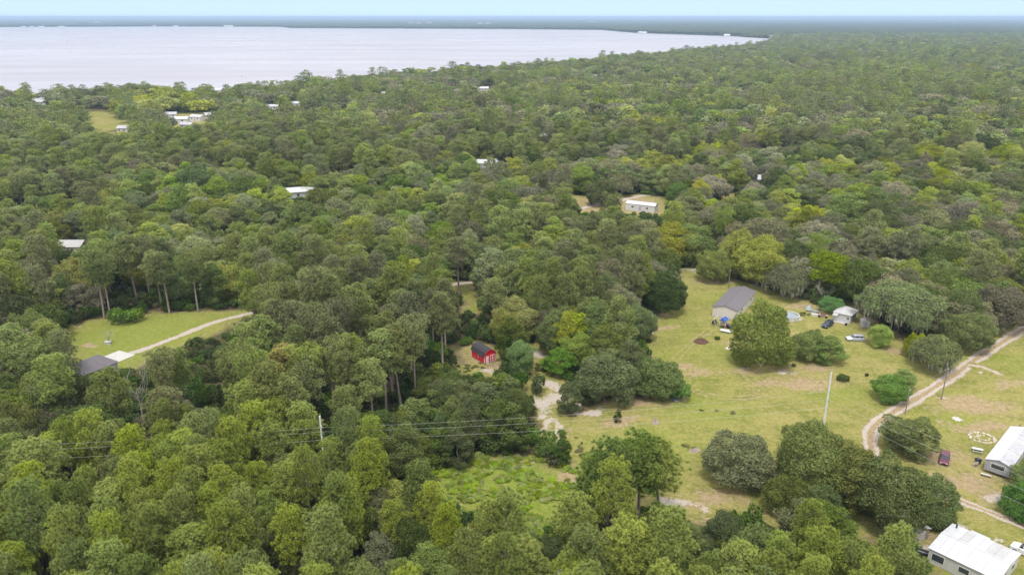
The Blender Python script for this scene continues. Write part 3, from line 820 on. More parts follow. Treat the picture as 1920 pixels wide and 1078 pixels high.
def scatter():
    """jittered bands of candidate places, denser near by"""
    xs, ys = [], []
    y = 46.0
    while y < 3600:
        s = float(nearest_spacing(np.array(y)))
        half = .70 * y + 28
        x = np.arange(-half, half, s)
        x = x + rng.uniform(-.42, .42, len(x)) * s + (rng.rand() * s)
        xs.append(x); ys.append(y + rng.uniform(-.42, .42, len(x)) * s)
        y += s * .92
    return np.concatenate(xs), np.concatenate(ys)
TX, TY = scatter()
TD = np.hypot(TX, TY)
LK = np.array(OUT)
ok = ~in_poly(TX, TY, [tuple(q) for q in OUT[::3]])
near = TD < 1100
for p_ in CLEAR:
    k = np.where(near)[0]
    ok[k] &= ~in_poly(TX[k], TY[k], p_)
for rd, w in ((ROAD, 5.5), (DRIVE, 4.0), (TRACK, 5.0), (SPUR, 5.0)):
    ok[near] &= seg_dist(TX[near], TY[near], rd) > w
for hx, hy, hr in HX:
    k = np.hypot(TX - hx, TY - hy) < hr * .8 + 1.5
    ok &= ~k
# thin the far left behind the lake's near shore
TX, TY = TX[ok], TY[ok]

Z = {
    'pine_front': [[(-300, 800), (250, 830), (330, 790), (640, 775), (760, 850), (1050, 930), (1060, 1500), (-400, 1500)], [(1060, 960), (1200, 900), (1300, 930), (1400, 950), (1760, 1010), (1900, 1090), (1900, 1500), (1060, 1500)]],
    'pine_band': [[(150, 640), (480, 590), (850, 555), (885, 620), (830, 705), (720, 760), (640, 790), (300, 800), (150, 780)]],
    'left_oaks': [[(-200, 600), (130, 600), (180, 800), (-200, 830)]],
    'hedge': [[(690, 770), (850, 690), (1010, 690), (1062, 860), (850, 875), (720, 840)]],
    'mid_broad': [[(200, 310), (900, 320), (900, 490), (300, 490)], [(640, 480), (1000, 480), (980, 560), (650, 570)]],
    'left_pines': [[(-200, 290), (200, 330), (170, 480), (-200, 520)], [(440, 230), (720, 235), (720, 330), (440, 345)], [(-200, 200), (240, 240), (420, 230), (430, 300), (-200, 320)]],
    'field_back': [[(90, 450), (400, 460), (480, 585), (90, 605)]],
    'right_oaks': [[(1290, 280), (2200, 280), (2200, 640), (1880, 630), (1290, 560)]],
    'barn_oaks': [[(940, 490), (1300, 490), (1300, 760), (1000, 760), (930, 640)]],
    'far_pines': [[(1480, 138), (1820, 138), (1860, 185), (1440, 188)]],
}
MIX = {  # pine, oak, moss, broad, slim, and the words for a label
    'pine_front': (.88, .06, 0, .06, 0, 'in the dense yellow-green stand along the bottom of the picture'),
    'pine_band': (.80, .06, 0, .14, 0, 'in the wooded band between the small field and the wires'),
    'left_oaks': (.35, .45, .05, .15, 0, 'at the left edge below the grey-roofed house'),
    'hedge': (.05, .05, 0, .45, .45, 'in the dark row in front of the red barn shed'),
    'mid_broad': (.12, .18, .03, .67, 0, 'in the light green wood beyond the small field'),
    'left_pines': (.72, .10, 0, .18, 0, 'in the far stand at the upper left'),
    'field_back': (.33, .12, 0, .55, 0, 'along the back of the small field'),
    'right_oaks': (.03, .68, .10, .19, 0, 'in the oak wood above the dirt road'),
    'barn_oaks': (.10, .45, .03, .42, 0, 'in the wood between the red barn shed and the meadow'),
    'far_pines': (1, 0, 0, 0, 0, 'in the far pine block'),
    None: (.22, .42, .10, .26, 0, 'in the mixed wood towards the lake'),
}
n_t = len(TX)
px0, py0 = P(TX, TY, np.full(n_t, 10.0))
zone = np.full(n_t, '', dtype='U12')
for zn, polys in Z.items():
    for p_ in polys:
        zone[in_poly(px0, py0, p_) & (zone == '')] = zn
kind = np.empty(n_t, dtype='U8')
dr = wnoise(TX, TY, 75, 3) + .8 * wnoise(TX, TY, 260, 2)
dr = np.argsort(np.argsort(dr)) / n_t
u = np.argsort(np.argsort(.62 * dr + .38 * rng.rand(n_t))) / n_t
for zn in list(Z) + ['']:
    k = np.where(zone == zn)[0]
    c = np.cumsum(MIX[zn or None][:5])
    kind[k] = np.array(['pine', 'oak', 'moss', 'broad', 'slim'])[np.searchsorted(c / c[-1], u[k] * .9999)]
hgt = np.zeros(n_t); rad = np.zeros(n_t)
for kd, (h0, h1, r0, r1) in {'pine': (15.5, 21, 2.9, 3.9), 'oak': (9.5, 14.5, 4.6, 6.6), 'moss': (10, 14, 5.5, 7.8), 'broad': (10, 15, 3.6, 5.0), 'slim': (8.5, 12.5, 2.4, 3.3)}.items():
    k = np.where(kind == kd)[0]
    q = rng.rand(len(k))
    hgt[k] = h0 + (h1 - h0) * q; rad[k] = r0 + (r1 - r0) * np.clip(q + rng.normal(0, .25, len(k)), 0, 1)
TD = np.hypot(TX, TY)
rad *= np.where(kind == 'pine', np.where(TD > 1000, 1.9, np.where(TD > 500, 1.35, np.where(TD > 250, 1.1, 1.0))), np.where(TD > 2000, 2.6, np.where(TD > 1000, 2.1, np.where(TD > 500, 1.68, np.where(TD > 230, 1.36, 1.0)))))
rad *= np.where(kind == 'pine', 1.0, rng.uniform(.78, 1.28, n_t)); hgt *= np.where(kind == 'pine', 1.0, rng.uniform(.85, 1.18, n_t))
front = (zone == 'pine_front') & (kind == 'pine')
hgt[front] = rng.uniform(12.0, 19.5, front.sum()); rad[front] *= rng.uniform(.70, .98, front.sum())
lowt = ((zone == 'pine_front') | (zone == 'pine_band')) & (kind != 'pine'); rad[lowt] *= .68; hgt[lowt] *= .72
shore = seg_dist(TX, TY, [tuple(q) for q in SHORE])
lowk = shore < 40
hgt[lowk] = np.minimum(hgt[lowk], rng.uniform(8, 13, lowk.sum()))
hgt *= 1 + .16 * wnoise(TX - 900, TY, 110, 3)
fk = TD > 500; hgt[fk] *= rng.uniform(.72, 1.28, fk.sum()); rad[fk] *= rng.uniform(.75, 1.3, fk.sum())
ok = rng.rand(n_t) > np.where((zone == 'pine_band') | (zone == 'field_back'), .36, np.where(zone == 'pine_front', .15, .05))
ok &= ~((wnoise(TX, TY + 700, 90, 3) > .62) & (TD > 330) & (rng.rand(n_t) < .75))
k = np.where(zone == 'pine_band')[0]; hgt[k] *= np.where(kind[k] == 'pine', 1.05, .8)
k = np.where(TD < 1300)[0]
for fz, fr in [(a_, b_ * w_) for a_, w_ in ((.98, .25), (.86, .5), (.72, .72), (.58, .8), (.42, .75), (.26, .5), (.1, .1)) for b_ in (-1, -.5, 0, .5, 1)]:
    qx, qy = P(TX[k] + fr * rad[k], TY[k], fz * hgt[k])
    for p_ in SHOW:
        ok[k] &= ~in_poly(qx, qy, p_)
# keep the single trees readable: nothing scattered right in front of their crowns
for i, (kd, var, bp_, hh, rr, tint, lab) in enumerate(HEROES):
    if kd == 'pine': continue
    hx, hy = HX[i, :2]
    cx, cy = P(hx, hy, hh * .62)
    sc_ = FPX / (hy * math.cos(PITCH) + CAM_H * math.sin(PITCH)) 
    kk = np.where((TY < hy) & (TD < 420))[0]
    qx, qy = P(TX[kk], TY[kk], hgt[kk] * .95)
    ok[kk] &= ~(np.hypot((qx - cx) / (rr * sc_ * .8), (qy - cy) / (hh * .42 * sc_)) < 1)
TX, TY, kind, zone, hgt, rad, TD = (a[ok] for a in (TX, TY, kind, zone, hgt, rad, TD))
n_t = len(TX)
# the dark row in front of the red barn shed
ex = []
for row, (y_, x0, x1, st, h0, h1) in enumerate([(872, 690, 1000, 27, 7.5, 10), (845, 715, 1035, 30, 8.5, 11.5), (812, 735, 985, 34, 9.5, 12.5), (780, 760, 960, 36, 9, 11.5), (748, 790, 950, 38, 8, 10)]):
    for x_ in np.arange(x0, x1, st):
        g_ = G(x_ + rng.uniform(-9, 9), y_ + rng.uniform(-7, 7)); ex.append((g_[0], g_[1], rng.uniform(h0, h1), rng.uniform(2.7, 3.8), 'slim' if rng.rand() < .5 else 'broad'))
ex_ok = []
for x_, y_, h_, r_, k_ in ex:
    good = True
    for fz, fr in ((.98, 0), (.75, -.6), (.75, .6), (.4, -.6), (.4, .6), (.1, 0)):
        qx, qy = P(x_ + fr * r_, y_, fz * h_)
        good &= not any(in_poly(np.array([qx]), np.array([qy]), p_)[0] for p_ in SHOW)
    good &= np.hypot(TX - x_, TY - y_).min() > 2.5 and np.hypot(HX[:, 0] - x_, HX[:, 1] - y_).min() > 3
    if good: ex_ok.append((x_, y_, h_, r_, k_))
TX = np.append(TX, [e_[0] for e_ in ex_ok]); TY = np.append(TY, [e_[1] for e_ in ex_ok]); hgt = np.append(hgt, [e_[2] for e_ in ex_ok]); rad = np.append(rad, [e_[3] for e_ in ex_ok])
kind = np.append(kind, [e_[4] for e_ in ex_ok]); zone = np.append(zone, ['hedge'] * len(ex_ok)); TD = np.hypot(TX, TY); n_t = len(TX)
# tints
TINT = np.zeros((n_t, 3))
base_t = {'pine': [PINE_T, PINE_O, (0.215, 0.245, 0.085), PINE_T, (0.185, 0.20, 0.09)],
          'oak': [OAK_T, (0.125, 0.155, 0.052), (0.215, 0.22, 0.115), (0.205, 0.235, 0.06), (0.10, 0.135, 0.045), (0.205, 0.195, 0.11), (0.275, 0.30, 0.065), (0.25, 0.265, 0.13), OAK_T],
          'moss': [(0.215, 0.225, 0.11), (0.265, 0.25, 0.15), (0.19, 0.195, 0.105), (0.235, 0.225, 0.14)],
          'broad': [(0.185, 0.245, 0.062), (0.22, 0.29, 0.06), (0.175, 0.21, 0.06), (0.225, 0.27, 0.105), (0.14, 0.195, 0.055), (0.285, 0.33, 0.075), (0.245, 0.275, 0.13)],
          'slim': [DARK_T, (0.10, 0.15, 0.035)]}
for kd, lst in base_t.items():
    k = np.where(kind == kd)[0]
    dt = np.argsort(np.argsort(.5 * wnoise(TX[k] + 400, TY[k], 60, 3) + rng.normal(0, .28, len(k)))) / max(1, len(k))
    TINT[k] = np.array(lst)[(dt * len(lst) * .9999).astype(int)]
px0, py0 = P(TX, TY, hgt * .75)
k = (zone == 'pine_front') & (kind == 'pine'); TINT[k] = np.array([(0.285, 0.34, 0.055), (0.235, 0.285, 0.06), (0.265, 0.325, 0.05), (0.21, 0.26, 0.065)])[rng.randint(4, size=k.sum())]
k = zone == 'hedge'; TINT[k] = np.array([(0.115, 0.155, 0.05), (0.14, 0.185, 0.055), (0.10, 0.14, 0.05), (0.165, 0.205, 0.06)])[rng.randint(4, size=k.sum())]
for (cx, cy, ax, ay) in [(1330, 275, 45, 14), (1440, 245, 30, 20), (1595, 305, 30, 18), (1760, 330, 28, 18), (1085, 620, 30, 28), (300, 185, 60, 22), (925, 165, 12, 12), (1055, 170, 14, 12), (590, 165, 18, 9), (1240, 305, 40, 16), (1880, 290, 40, 16), (1520, 400, 45, 20), (1660, 440, 50, 16), (1740, 280, 40, 18)]:
    k = (np.hypot((px0 - cx) / ax, (py0 - cy) / ay) < 1) & (kind != 'pine')
    TINT[k] = np.array(YEL_T) * (.85 + .2 * rng.rand(k.sum()))[:, None]
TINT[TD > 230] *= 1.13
k = (zone == 'pine_front') & (kind == 'pine'); TINT[k] *= np.array([.93, .95, 1.05])
rotz = rng.uniform(0, 2 * PI, n_t)

def place(kind_, v, x, y, h, r, rz, tint, label, group, name):
    cr, tr, ms, nh, nr = PROTO[kind_][v % len(PROTO[kind_])]
    e = bpy.data.objects.new(name, None)
    e.location = (x, y, 0); e.rotation_euler = (0, 0, rz); e.scale = (r / nr, r / nr, h / nh)
    e.empty_display_size = .5
    COL.objects.link(e)
    tag(e, label, 'bush' if kind_ == 'bush' else 'tree', group)
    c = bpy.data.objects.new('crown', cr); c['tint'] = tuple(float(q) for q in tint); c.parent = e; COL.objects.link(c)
    t_ = bpy.data.objects.new('trunk', tr); t_.parent = e; COL.objects.link(t_)
    if ms:
        m_ = bpy.data.objects.new('hanging_moss', ms); m_.parent = e; COL.objects.link(m_)
    return e

NAMES = {'pine': 'pine_tree', 'oak': 'oak_tree', 'moss': 'mossy_oak_tree', 'broad': 'leafy_tree', 'slim': 'slim_leafy_tree', 'bush': 'bush'}
for i, (kd, var, bp_, hh, rr, tint, lab) in enumerate(HEROES):
    nm = 'magnolia_tree' if 'magnolia' in lab else NAMES[kd]
    place(kd, var, HX[i, 0], HX[i, 1], hh, rr, 1.7 * i, tint, lab, None, nm)

WORD = {'pine': 'pine with a tufted crown', 'oak': 'rounded oak', 'moss': 'grey mossy oak', 'broad': 'leafy broad-leaved tree', 'slim': 'slim leafy tree'}
LANDMARK = [('the red barn shed', 907, 662), ('the white trailer home in mid forest', 1210, 383), ('the grey-roofed house by the small field', 172, 685), ('the steel pole in the pines', 605, 800), ('the white metal building', 1760, 1060), ('the white lumber beams', 1295, 507),
            ('the cream dark-roofed house', 1375, 560), ('the white hip-roofed shed', 1580, 575), ('the bend of the dirt road at the right edge', 1900, 615), ('the sandy yard', 1020, 740), ('the weedy thicket', 930, 880), ('the bare sapling', 203, 620), ('the far end of the driveway', 470, 590),
            ('the lower left corner of the picture', 10, 1060), ('the sandy strip below the meadow', 1270, 940), ('the cabbage palm', 957, 490), ('the sandy lot near the lake', 345, 225), ('the grassy field near the lake', 190, 228), ('the white-roofed house in the wood', 560, 362), ('the white building behind pine trunks', 915, 309),
            ('the pale house wall behind the left pine trunks', 132, 455), ('the pale house in the oak wood', 1425, 335), ('the dead tree by the driveway', 497, 560), ('the leafless grey tree', 268, 760), ('the two-rut track', 1760, 950), ('the picture centre', 960, 539), ('the left edge level with the small field', 5, 600), ('the bottom edge below the thicket', 930, 1060), ('the right edge above the dirt road', 1910, 560), ('the dark-roofed cottage', 930, 385)]
inview = (px0 > -30) & (px0 < 1950) & (py0 < 1120)
single = np.zeros(n_t, bool)
for kd, cap in (('pine', 285), ('oak', 275), ('moss', 120), ('broad', 295), ('slim', 60)):
    k = np.where((kind == kd) & inview)[0]
    k = k[np.argsort(TD[k])][:cap]
    single[k] = True
    near_lm = {}
    for nm_, lx, ly in LANDMARK:
        if len(k):
            j_ = k[np.argmin(np.hypot(px0[k] - lx, py0[k] - ly))]
            if np.hypot(px0[j_] - lx, py0[j_] - ly) < 110 and j_ not in near_lm: near_lm[j_] = nm_
    for i in k:
        zn = str(zone[i]) or None
        v_ = int(rng.randint(97))
        if kd == 'pine': v_ = ([1, 3, 4, 6, 3, 1] if zn in ('pine_band', 'field_back', 'left_pines') else [0, 2, 5, 0, 2, 1, 5, 3])[v_ % (6 if zn in ('pine_band', 'field_back', 'left_pines') else 8)]
        place(kd, v_, TX[i], TY[i], hgt[i], rad[i], rotz[i], TINT[i], (WORD[kd].split(' with')[0] + ' standing closest to ' + near_lm[i]) if i in near_lm else WORD[kd] + ' ' + MIX[zn][5], WORD[kd].split(' with')[0] + 's ' + MIX[zn][5], NAMES[kd])

# the rest: woods that read as a mass
def instancer(name, meshes_a, meshes_b, tint, pts, pid, rot, scl, label, cat):
    """one point object whose geometry nodes set a crown and a trunk on every point"""
    def source(tagname, meshes):
        c = bpy.data.collections.new(name + '_' + tagname)
        for i, me_ in enumerate(meshes):
            o = bpy.data.objects.new('%s_%s_%02d' % (name, tagname, i), me_)
            c.objects.link(o)
        return c
    colls = [source('crowns', meshes_a)]
    if meshes_b: colls.append(source('trunks', meshes_b))
    me_ = bpy.data.meshes.new(name)
    me_.vertices.add(len(pts)); me_.vertices.foreach_set('co', np.asarray(pts, np.float32).ravel())
    a = me_.attributes.new('pid', 'INT', 'POINT'); a.data.foreach_set('value', np.asarray(pid, np.int32))
    a = me_.attributes.new('rot', 'FLOAT', 'POINT'); a.data.foreach_set('value', np.asarray(rot, np.float32))
    a = me_.attributes.new('scl', 'FLOAT_VECTOR', 'POINT'); a.data.foreach_set('vector', np.asarray(scl, np.float32).ravel())
    a = me_.attributes.new('tint', 'FLOAT_VECTOR', 'POINT'); a.data.foreach_set('vector', np.asarray(tint, np.float32).ravel())
    ng = bpy.data.node_groups.new(name + '_nodes', 'GeometryNodeTree')
    ng.interface.new_socket('Geometry', in_out='INPUT', socket_type='NodeSocketGeometry')
    ng.interface.new_socket('Geometry', in_out='OUTPUT', socket_type='NodeSocketGeometry')
    N_, L_ = ng.nodes, ng.links
    gi = N_.new('NodeGroupInput'); go = N_.new('NodeGroupOutput'); jn = N_.new('GeometryNodeJoinGeometry')
    def named(nm, dt):
        q = N_.new('GeometryNodeInputNamedAttribute'); q.data_type = dt; q.inputs['Name'].default_value = nm
        return [s for s in q.outputs if s.enabled and s.name == 'Attribute'][0]
    cx = N_.new('ShaderNodeCombineXYZ'); L_.new(named('rot', 'FLOAT'), cx.inputs[2])
    for c in colls:
        ci = N_.new('GeometryNodeCollectionInfo'); ci.inputs['Collection'].default_value = c
        ci.inputs['Separate Children'].default_value = True; ci.inputs['Reset Children'].default_value = True
        ip = N_.new('GeometryNodeInstanceOnPoints'); ip.inputs['Pick Instance'].default_value = True
        L_.new(gi.outputs[0], ip.inputs['Points']); L_.new(ci.outputs[0], ip.inputs['Instance'])
        L_.new(named('pid', 'INT'), ip.inputs['Instance Index'])
        L_.new(cx.outputs[0], ip.inputs['Rotation']); L_.new(named('scl', 'FLOAT_VECTOR'), ip.inputs['Scale'])
        L_.new(ip.outputs[0], jn.inputs[0])
    L_.new(jn.outputs[0], go.inputs[0])
    o = bpy.data.objects.new(name, me_)
    md = o.modifiers.new('scatter', 'NODES'); md.node_group = ng
    link(o)
    return tag(o, label, cat, kind='stuff')

def forest(name, kd, far, idx, label):
    P_ = PROTO[far if far else kd]
    v = rng.randint(len(P_), size=len(idx))
    nh = np.array([p_[3] for p_ in P_])[v]; nr = np.array([p_[4] for p_ in P_])[v]
    scl = np.stack([rad[idx] / nr, rad[idx] / nr, hgt[idx] / nh], -1)
    pts = np.stack([TX[idx], TY[idx], 0 * TX[idx]], -1)
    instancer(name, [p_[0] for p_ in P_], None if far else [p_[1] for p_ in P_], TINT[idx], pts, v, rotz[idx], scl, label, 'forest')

rest = ~single
LIM = 560
forest('pine_forest', 'pine', None, np.where(rest & (kind == 'pine') & (TD < LIM))[0], 'pine wood stretching away behind the nearer pines')
forest('oak_forest', 'oak', None, np.where(rest & ((kind == 'oak') | (kind == 'moss')) & (TD < LIM))[0], 'oak wood of rounded crowns in the middle distance')
forest('leafy_forest', 'broad', None, np.where(rest & ((kind == 'broad') | (kind == 'slim')) & (TD < LIM))[0], 'light green broad-leaved wood in the middle distance')
forest('distant_pine_forest', 'pine', 'pine_far', np.where(rest & (kind == 'pine') & (TD >= LIM))[0], 'far pine wood towards the lake')
forest('distant_oak_forest', 'oak', 'oak_far', np.where(rest & ((kind == 'oak') | (kind == 'moss')) & (TD >= LIM))[0], 'far oak wood along the lake shore and beyond')
forest('distant_leafy_forest', 'broad', 'broad_far', np.where(rest & ((kind == 'broad') | (kind == 'slim')) & (TD >= LIM))[0], 'far broad-leaved wood towards the lake')

# undergrowth between the trunks, thicket and weeds
def bushes(name, x, y, h, r, tints, label, cat):
    P_ = PROTO['bush']
    v = rng.randint(len(P_), size=len(x)); ti = rng.randint(len(tints), size=len(x))
    scl = np.stack([r / 1.9, r / 1.9, h / 2.6], -1)
    instancer(name, [p_[0] for p_ in P_], None, np.array(tints)[ti], np.stack([x, y, 0 * x - .05], -1), v, rng.uniform(0, 6.28, len(x)), scl, label, cat)
ux = []; uy = []
y = 60.0
while y < 420:
    half = .70 * y + 20
    x = np.arange(-half, half, 3.6); ux.append(x + rng.uniform(-1.7, 1.7, len(x))); uy.append(y + rng.uniform(-1.7, 1.7, len(x))); y += 3.4
ux = np.concatenate(ux); uy = np.concatenate(uy)
k = np.ones(len(ux), bool)
for p_ in CLEAR: k &= ~in_poly(ux, uy, p_)
for rd, w in ((ROAD, 4.5), (DRIVE, 3.5), (TRACK, 4)): k &= seg_dist(ux, uy, rd) > w
uh = rng.uniform(.9, 3.4, len(ux)) * np.where(rng.rand(len(ux)) < .25, 1.5, 1)
ue = np.full(len(ux), 1e9)
for p_ in (MEADOW, LEFT_FIELD, BARN_YARD, THICKET): ue = np.minimum(ue, seg_dist(ux, uy, p_, True))
uh = np.where((ue < 9) & (rng.rand(len(ux)) < .6), rng.uniform(2.2, 5.2, len(ux)), uh)
for fz in (.2, .95):
    qx, qy = P(ux, uy, uh * fz)
    for p_ in SHOW: k &= ~in_poly(qx, qy, p_)
ux, uy, uh = ux[k], uy[k], uh[k]
ur = rng.uniform(1.3, 2.5, len(ux)) * np.where(uh > 3, 1.25, 1)
bushes('undergrowth', ux, uy, uh, ur, [(0.070, 0.126, 0.028), (0.094, 0.158, 0.034), (0.117, 0.199, 0.034), (0.087, 0.112, 0.040)], 'dark green undergrowth filling the wood between the trunks', 'undergrowth')
q = 1100
tp = np.array(THICKET); tx = rng.uniform(tp[:, 0].min(), tp[:, 0].max(), q * 3); ty = rng.uniform(tp[:, 1].min(), tp[:, 1].max(), q * 3)
k = in_poly(tx, ty, THICKET) & (wnoise(tx, ty, 11) > -.1); tx, ty = tx[k], ty[k]
bushes('thicket', tx, ty, rng.uniform(.3, .9, len(tx)), rng.uniform(.35, .9, len(tx)), [(0.30, 0.42, 0.05), (0.35, 0.46, 0.07), (0.38, 0.41, 0.14), (0.26, 0.37, 0.05)], 'bright green weedy thicket in the gap below the dark tree row', 'thicket')
wx, wy = [], []
for (cx, cy), a, c, n_ in [((1320, 770), 6, 1.2, 4), ((1295, 840), 5, 2, 6), ((1030, 690), 4, 4, 22), ((870, 690), 6, 3, 18), ((1000, 690), 3, 4, 16), ((1080, 840), 4, 5, 12), ((1510, 590), 6, 2, 16)]:
    g_ = G(cx, cy); wx.append(g_[0] + rng.normal(0, a * .5, n_)); wy.append(g_[1] + rng.normal(0, c * .5, n_))
wx = np.concatenate(wx); wy = np.concatenate(wy)
k = seg_dist(wx, wy, ROAD) > 3
wx, wy = wx[k], wy[k]
bushes('weeds', wx, wy, rng.uniform(.2, .6, len(wx)), rng.uniform(.3, .9, len(wx)), [(0.19, 0.22, 0.055), (0.24, 0.24, 0.09), (0.15, 0.18, 0.05)], 'low tufts of weeds scattered over the grass', 'weeds')
#@@THINGS@@

# ------------------------------------------------------------------ far side of the lake: closed canopy to the horizon
def far_canopy():
    ang = np.radians(np.linspace(-44, 44, 420))
    far = np.array([tuple(q) for q in FARSH])
    fa = np.arctan2(far[:, 0], far[:, 1]); fr = np.hypot(far[:, 0], far[:, 1])
    o_ = np.argsort(fa)
    r0 = np.interp(ang, fa[o_], fr[o_]) + 12 + 14 * np.sin(ang * 310) + 10 * np.sin(ang * 720)
    tip = fa.max()
    r0 = np.where(ang > tip, np.minimum(r0, 3450 - 100 * np.sin(ang * 60)), r0)
    V = []; nr = 150
    s = np.concatenate([[0, 0.0004], np.linspace(.0012, 1, nr - 2) ** 2.2])
    rs = np.random.RandomState(3)
    for k in range(nr):
        r = r0 + s[k] * (29000 - r0)
        x, y = np.sin(ang) * r, np.cos(ang) * r
        amp = 3.2
        z = 12 + amp * rs.uniform(-1, 1, len(ang)) + 2 * wnoise(x, y, 900, 3)
        z = z * np.where(k == 0, 0, 1) - .5 * (k == 0)
        V.append(np.stack([x, y, z], -1))
    V = np.concatenate(V); na = len(ang)
    i = np.arange(nr * na).reshape(nr, na)
    F = np.stack([i[:-1, :-1].ravel(), i[:-1, 1:].ravel(), i[1:, 1:].ravel(), i[1:, :-1].ravel()], -1)
    m, n, l = new_mat('far_canopy')
    out = n.new('ShaderNodeOutputMaterial'); b = n.new('ShaderNodeBsdfDiffuse'); geo = n.new('ShaderNodeNewGeometry')
    t = n.new('ShaderNodeTexNoise'); t.inputs['Scale'].default_value = .0035; t.inputs['Detail'].default_value = 8; t.inputs['Roughness'].default_value = .7
    l.new(geo.outputs['Position'], t.inputs['Vector'])
    cr = n.new('ShaderNodeValToRGB'); e = cr.color_ramp.elements
    e[0].position = .35; e[0].color = (0.035, 0.048, 0.02, 1); e[1].position = .62; e[1].color = (0.075, 0.09, 0.032, 1)
    k_ = e.new(.74); k_.color = (0.16, 0.17, 0.07, 1)
    l.new(t.outputs['Fac'], cr.inputs[0]); l.new(cr.outputs[0], b.inputs['Color']); l.new(b.outputs[0], out.inputs[0])
    me_ = mesh_np('far_forest', V, F, m, None, False)
    tag(link(bpy.data.objects.new('far_forest', me_)), 'dark forest beyond the lake reaching the horizon', 'forest', kind='stuff')
far_canopy()

# ------------------------------------------------------------------ things: materials
M['red'] = plain('barn_red', (0.70, 0.012, 0.035), .55, .12, 2.0)
M['trim'] = plain('white_trim', (0.78, 0.74, 0.70), .5, .06)
M['shingle'] = plain('dark_shingle', (0.052, 0.05, 0.058), .85, .35, 5.0, bump=.4)
M['shingle2'] = plain('slate_shingle', (0.155, 0.14, 0.15), .85, .3, 3.0, bump=.4)
M['cream'] = plain('cream_siding', (0.64, 0.60, 0.54), .6, .08)
M['white'] = plain('white_paint', (0.58, 0.575, 0.56), .5, .10, 1.2, streak=True)
M['white_metal'] = plain('white_roof_metal', (0.54, 0.55, 0.565), .4, .10, .7)
M['grey_metal'] = plain('grey_roof_metal', (0.46, 0.45, 0.47), .45, .28, 1.1, streak=False)
M['pale_panel'] = plain('weathered_roof_panel', (0.46, 0.455, 0.445), .5, .12, 1.0)
M['grey_wall'] = plain('grey_siding', (0.36, 0.37, 0.39), .6, .2, 1.5, streak=True)
M['dark'] = plain('dark_rubber', (0.025, 0.025, 0.028), .6, .3)
M['glass'] = plain('window_glass', (0.05, 0.06, 0.07), .08, .1)
M['steel'] = plain('galvanised_steel', (0.66, 0.66, 0.65), .5, .12, 1.0)
M['wood'] = plain('weathered_wood', (0.32, 0.26, 0.20), .85, .3, 2.0, streak=True)
M['pole_wood'] = plain('pole_wood', (0.25, 0.21, 0.17), .9, .3, 2.0, streak=True)
M['blue'] = plain('blue_canvas', (0.03, 0.09, 0.42), .6, .2)
M['navy'] = plain('navy_plastic', (0.02, 0.03, 0.12), .5, .2)
M['maroon_cloth'] = plain('maroon_cloth', (0.2, 0.03, 0.05), .8, .3)
M['mulch'] = plain('brown_mulch', (0.13, 0.065, 0.045), .95, .5, 2.5, bump=.8)
M['stone'] = plain('pale_stone', (0.60, 0.54, 0.46), .85, .25, 2.0)
M['concrete'] = plain('concrete', (0.52, 0.50, 0.47), .85, .15, 1.2)
M['tarp'] = plain('grey_tarp', (0.34, 0.38, 0.37), .6, .2)
M['water'] = plain('pool_water', (0.30, 0.37, 0.40), .1, .1)
M['wire'] = plain('bare_wire', (0.46, 0.46, 0.42), .6, .05)
M['brown_stuff'] = plain('rusty_scrap', (0.2, 0.11, 0.07), .8, .4)

def g3(px, py, z=0): q = G(px, py); return (q[0], q[1], z)

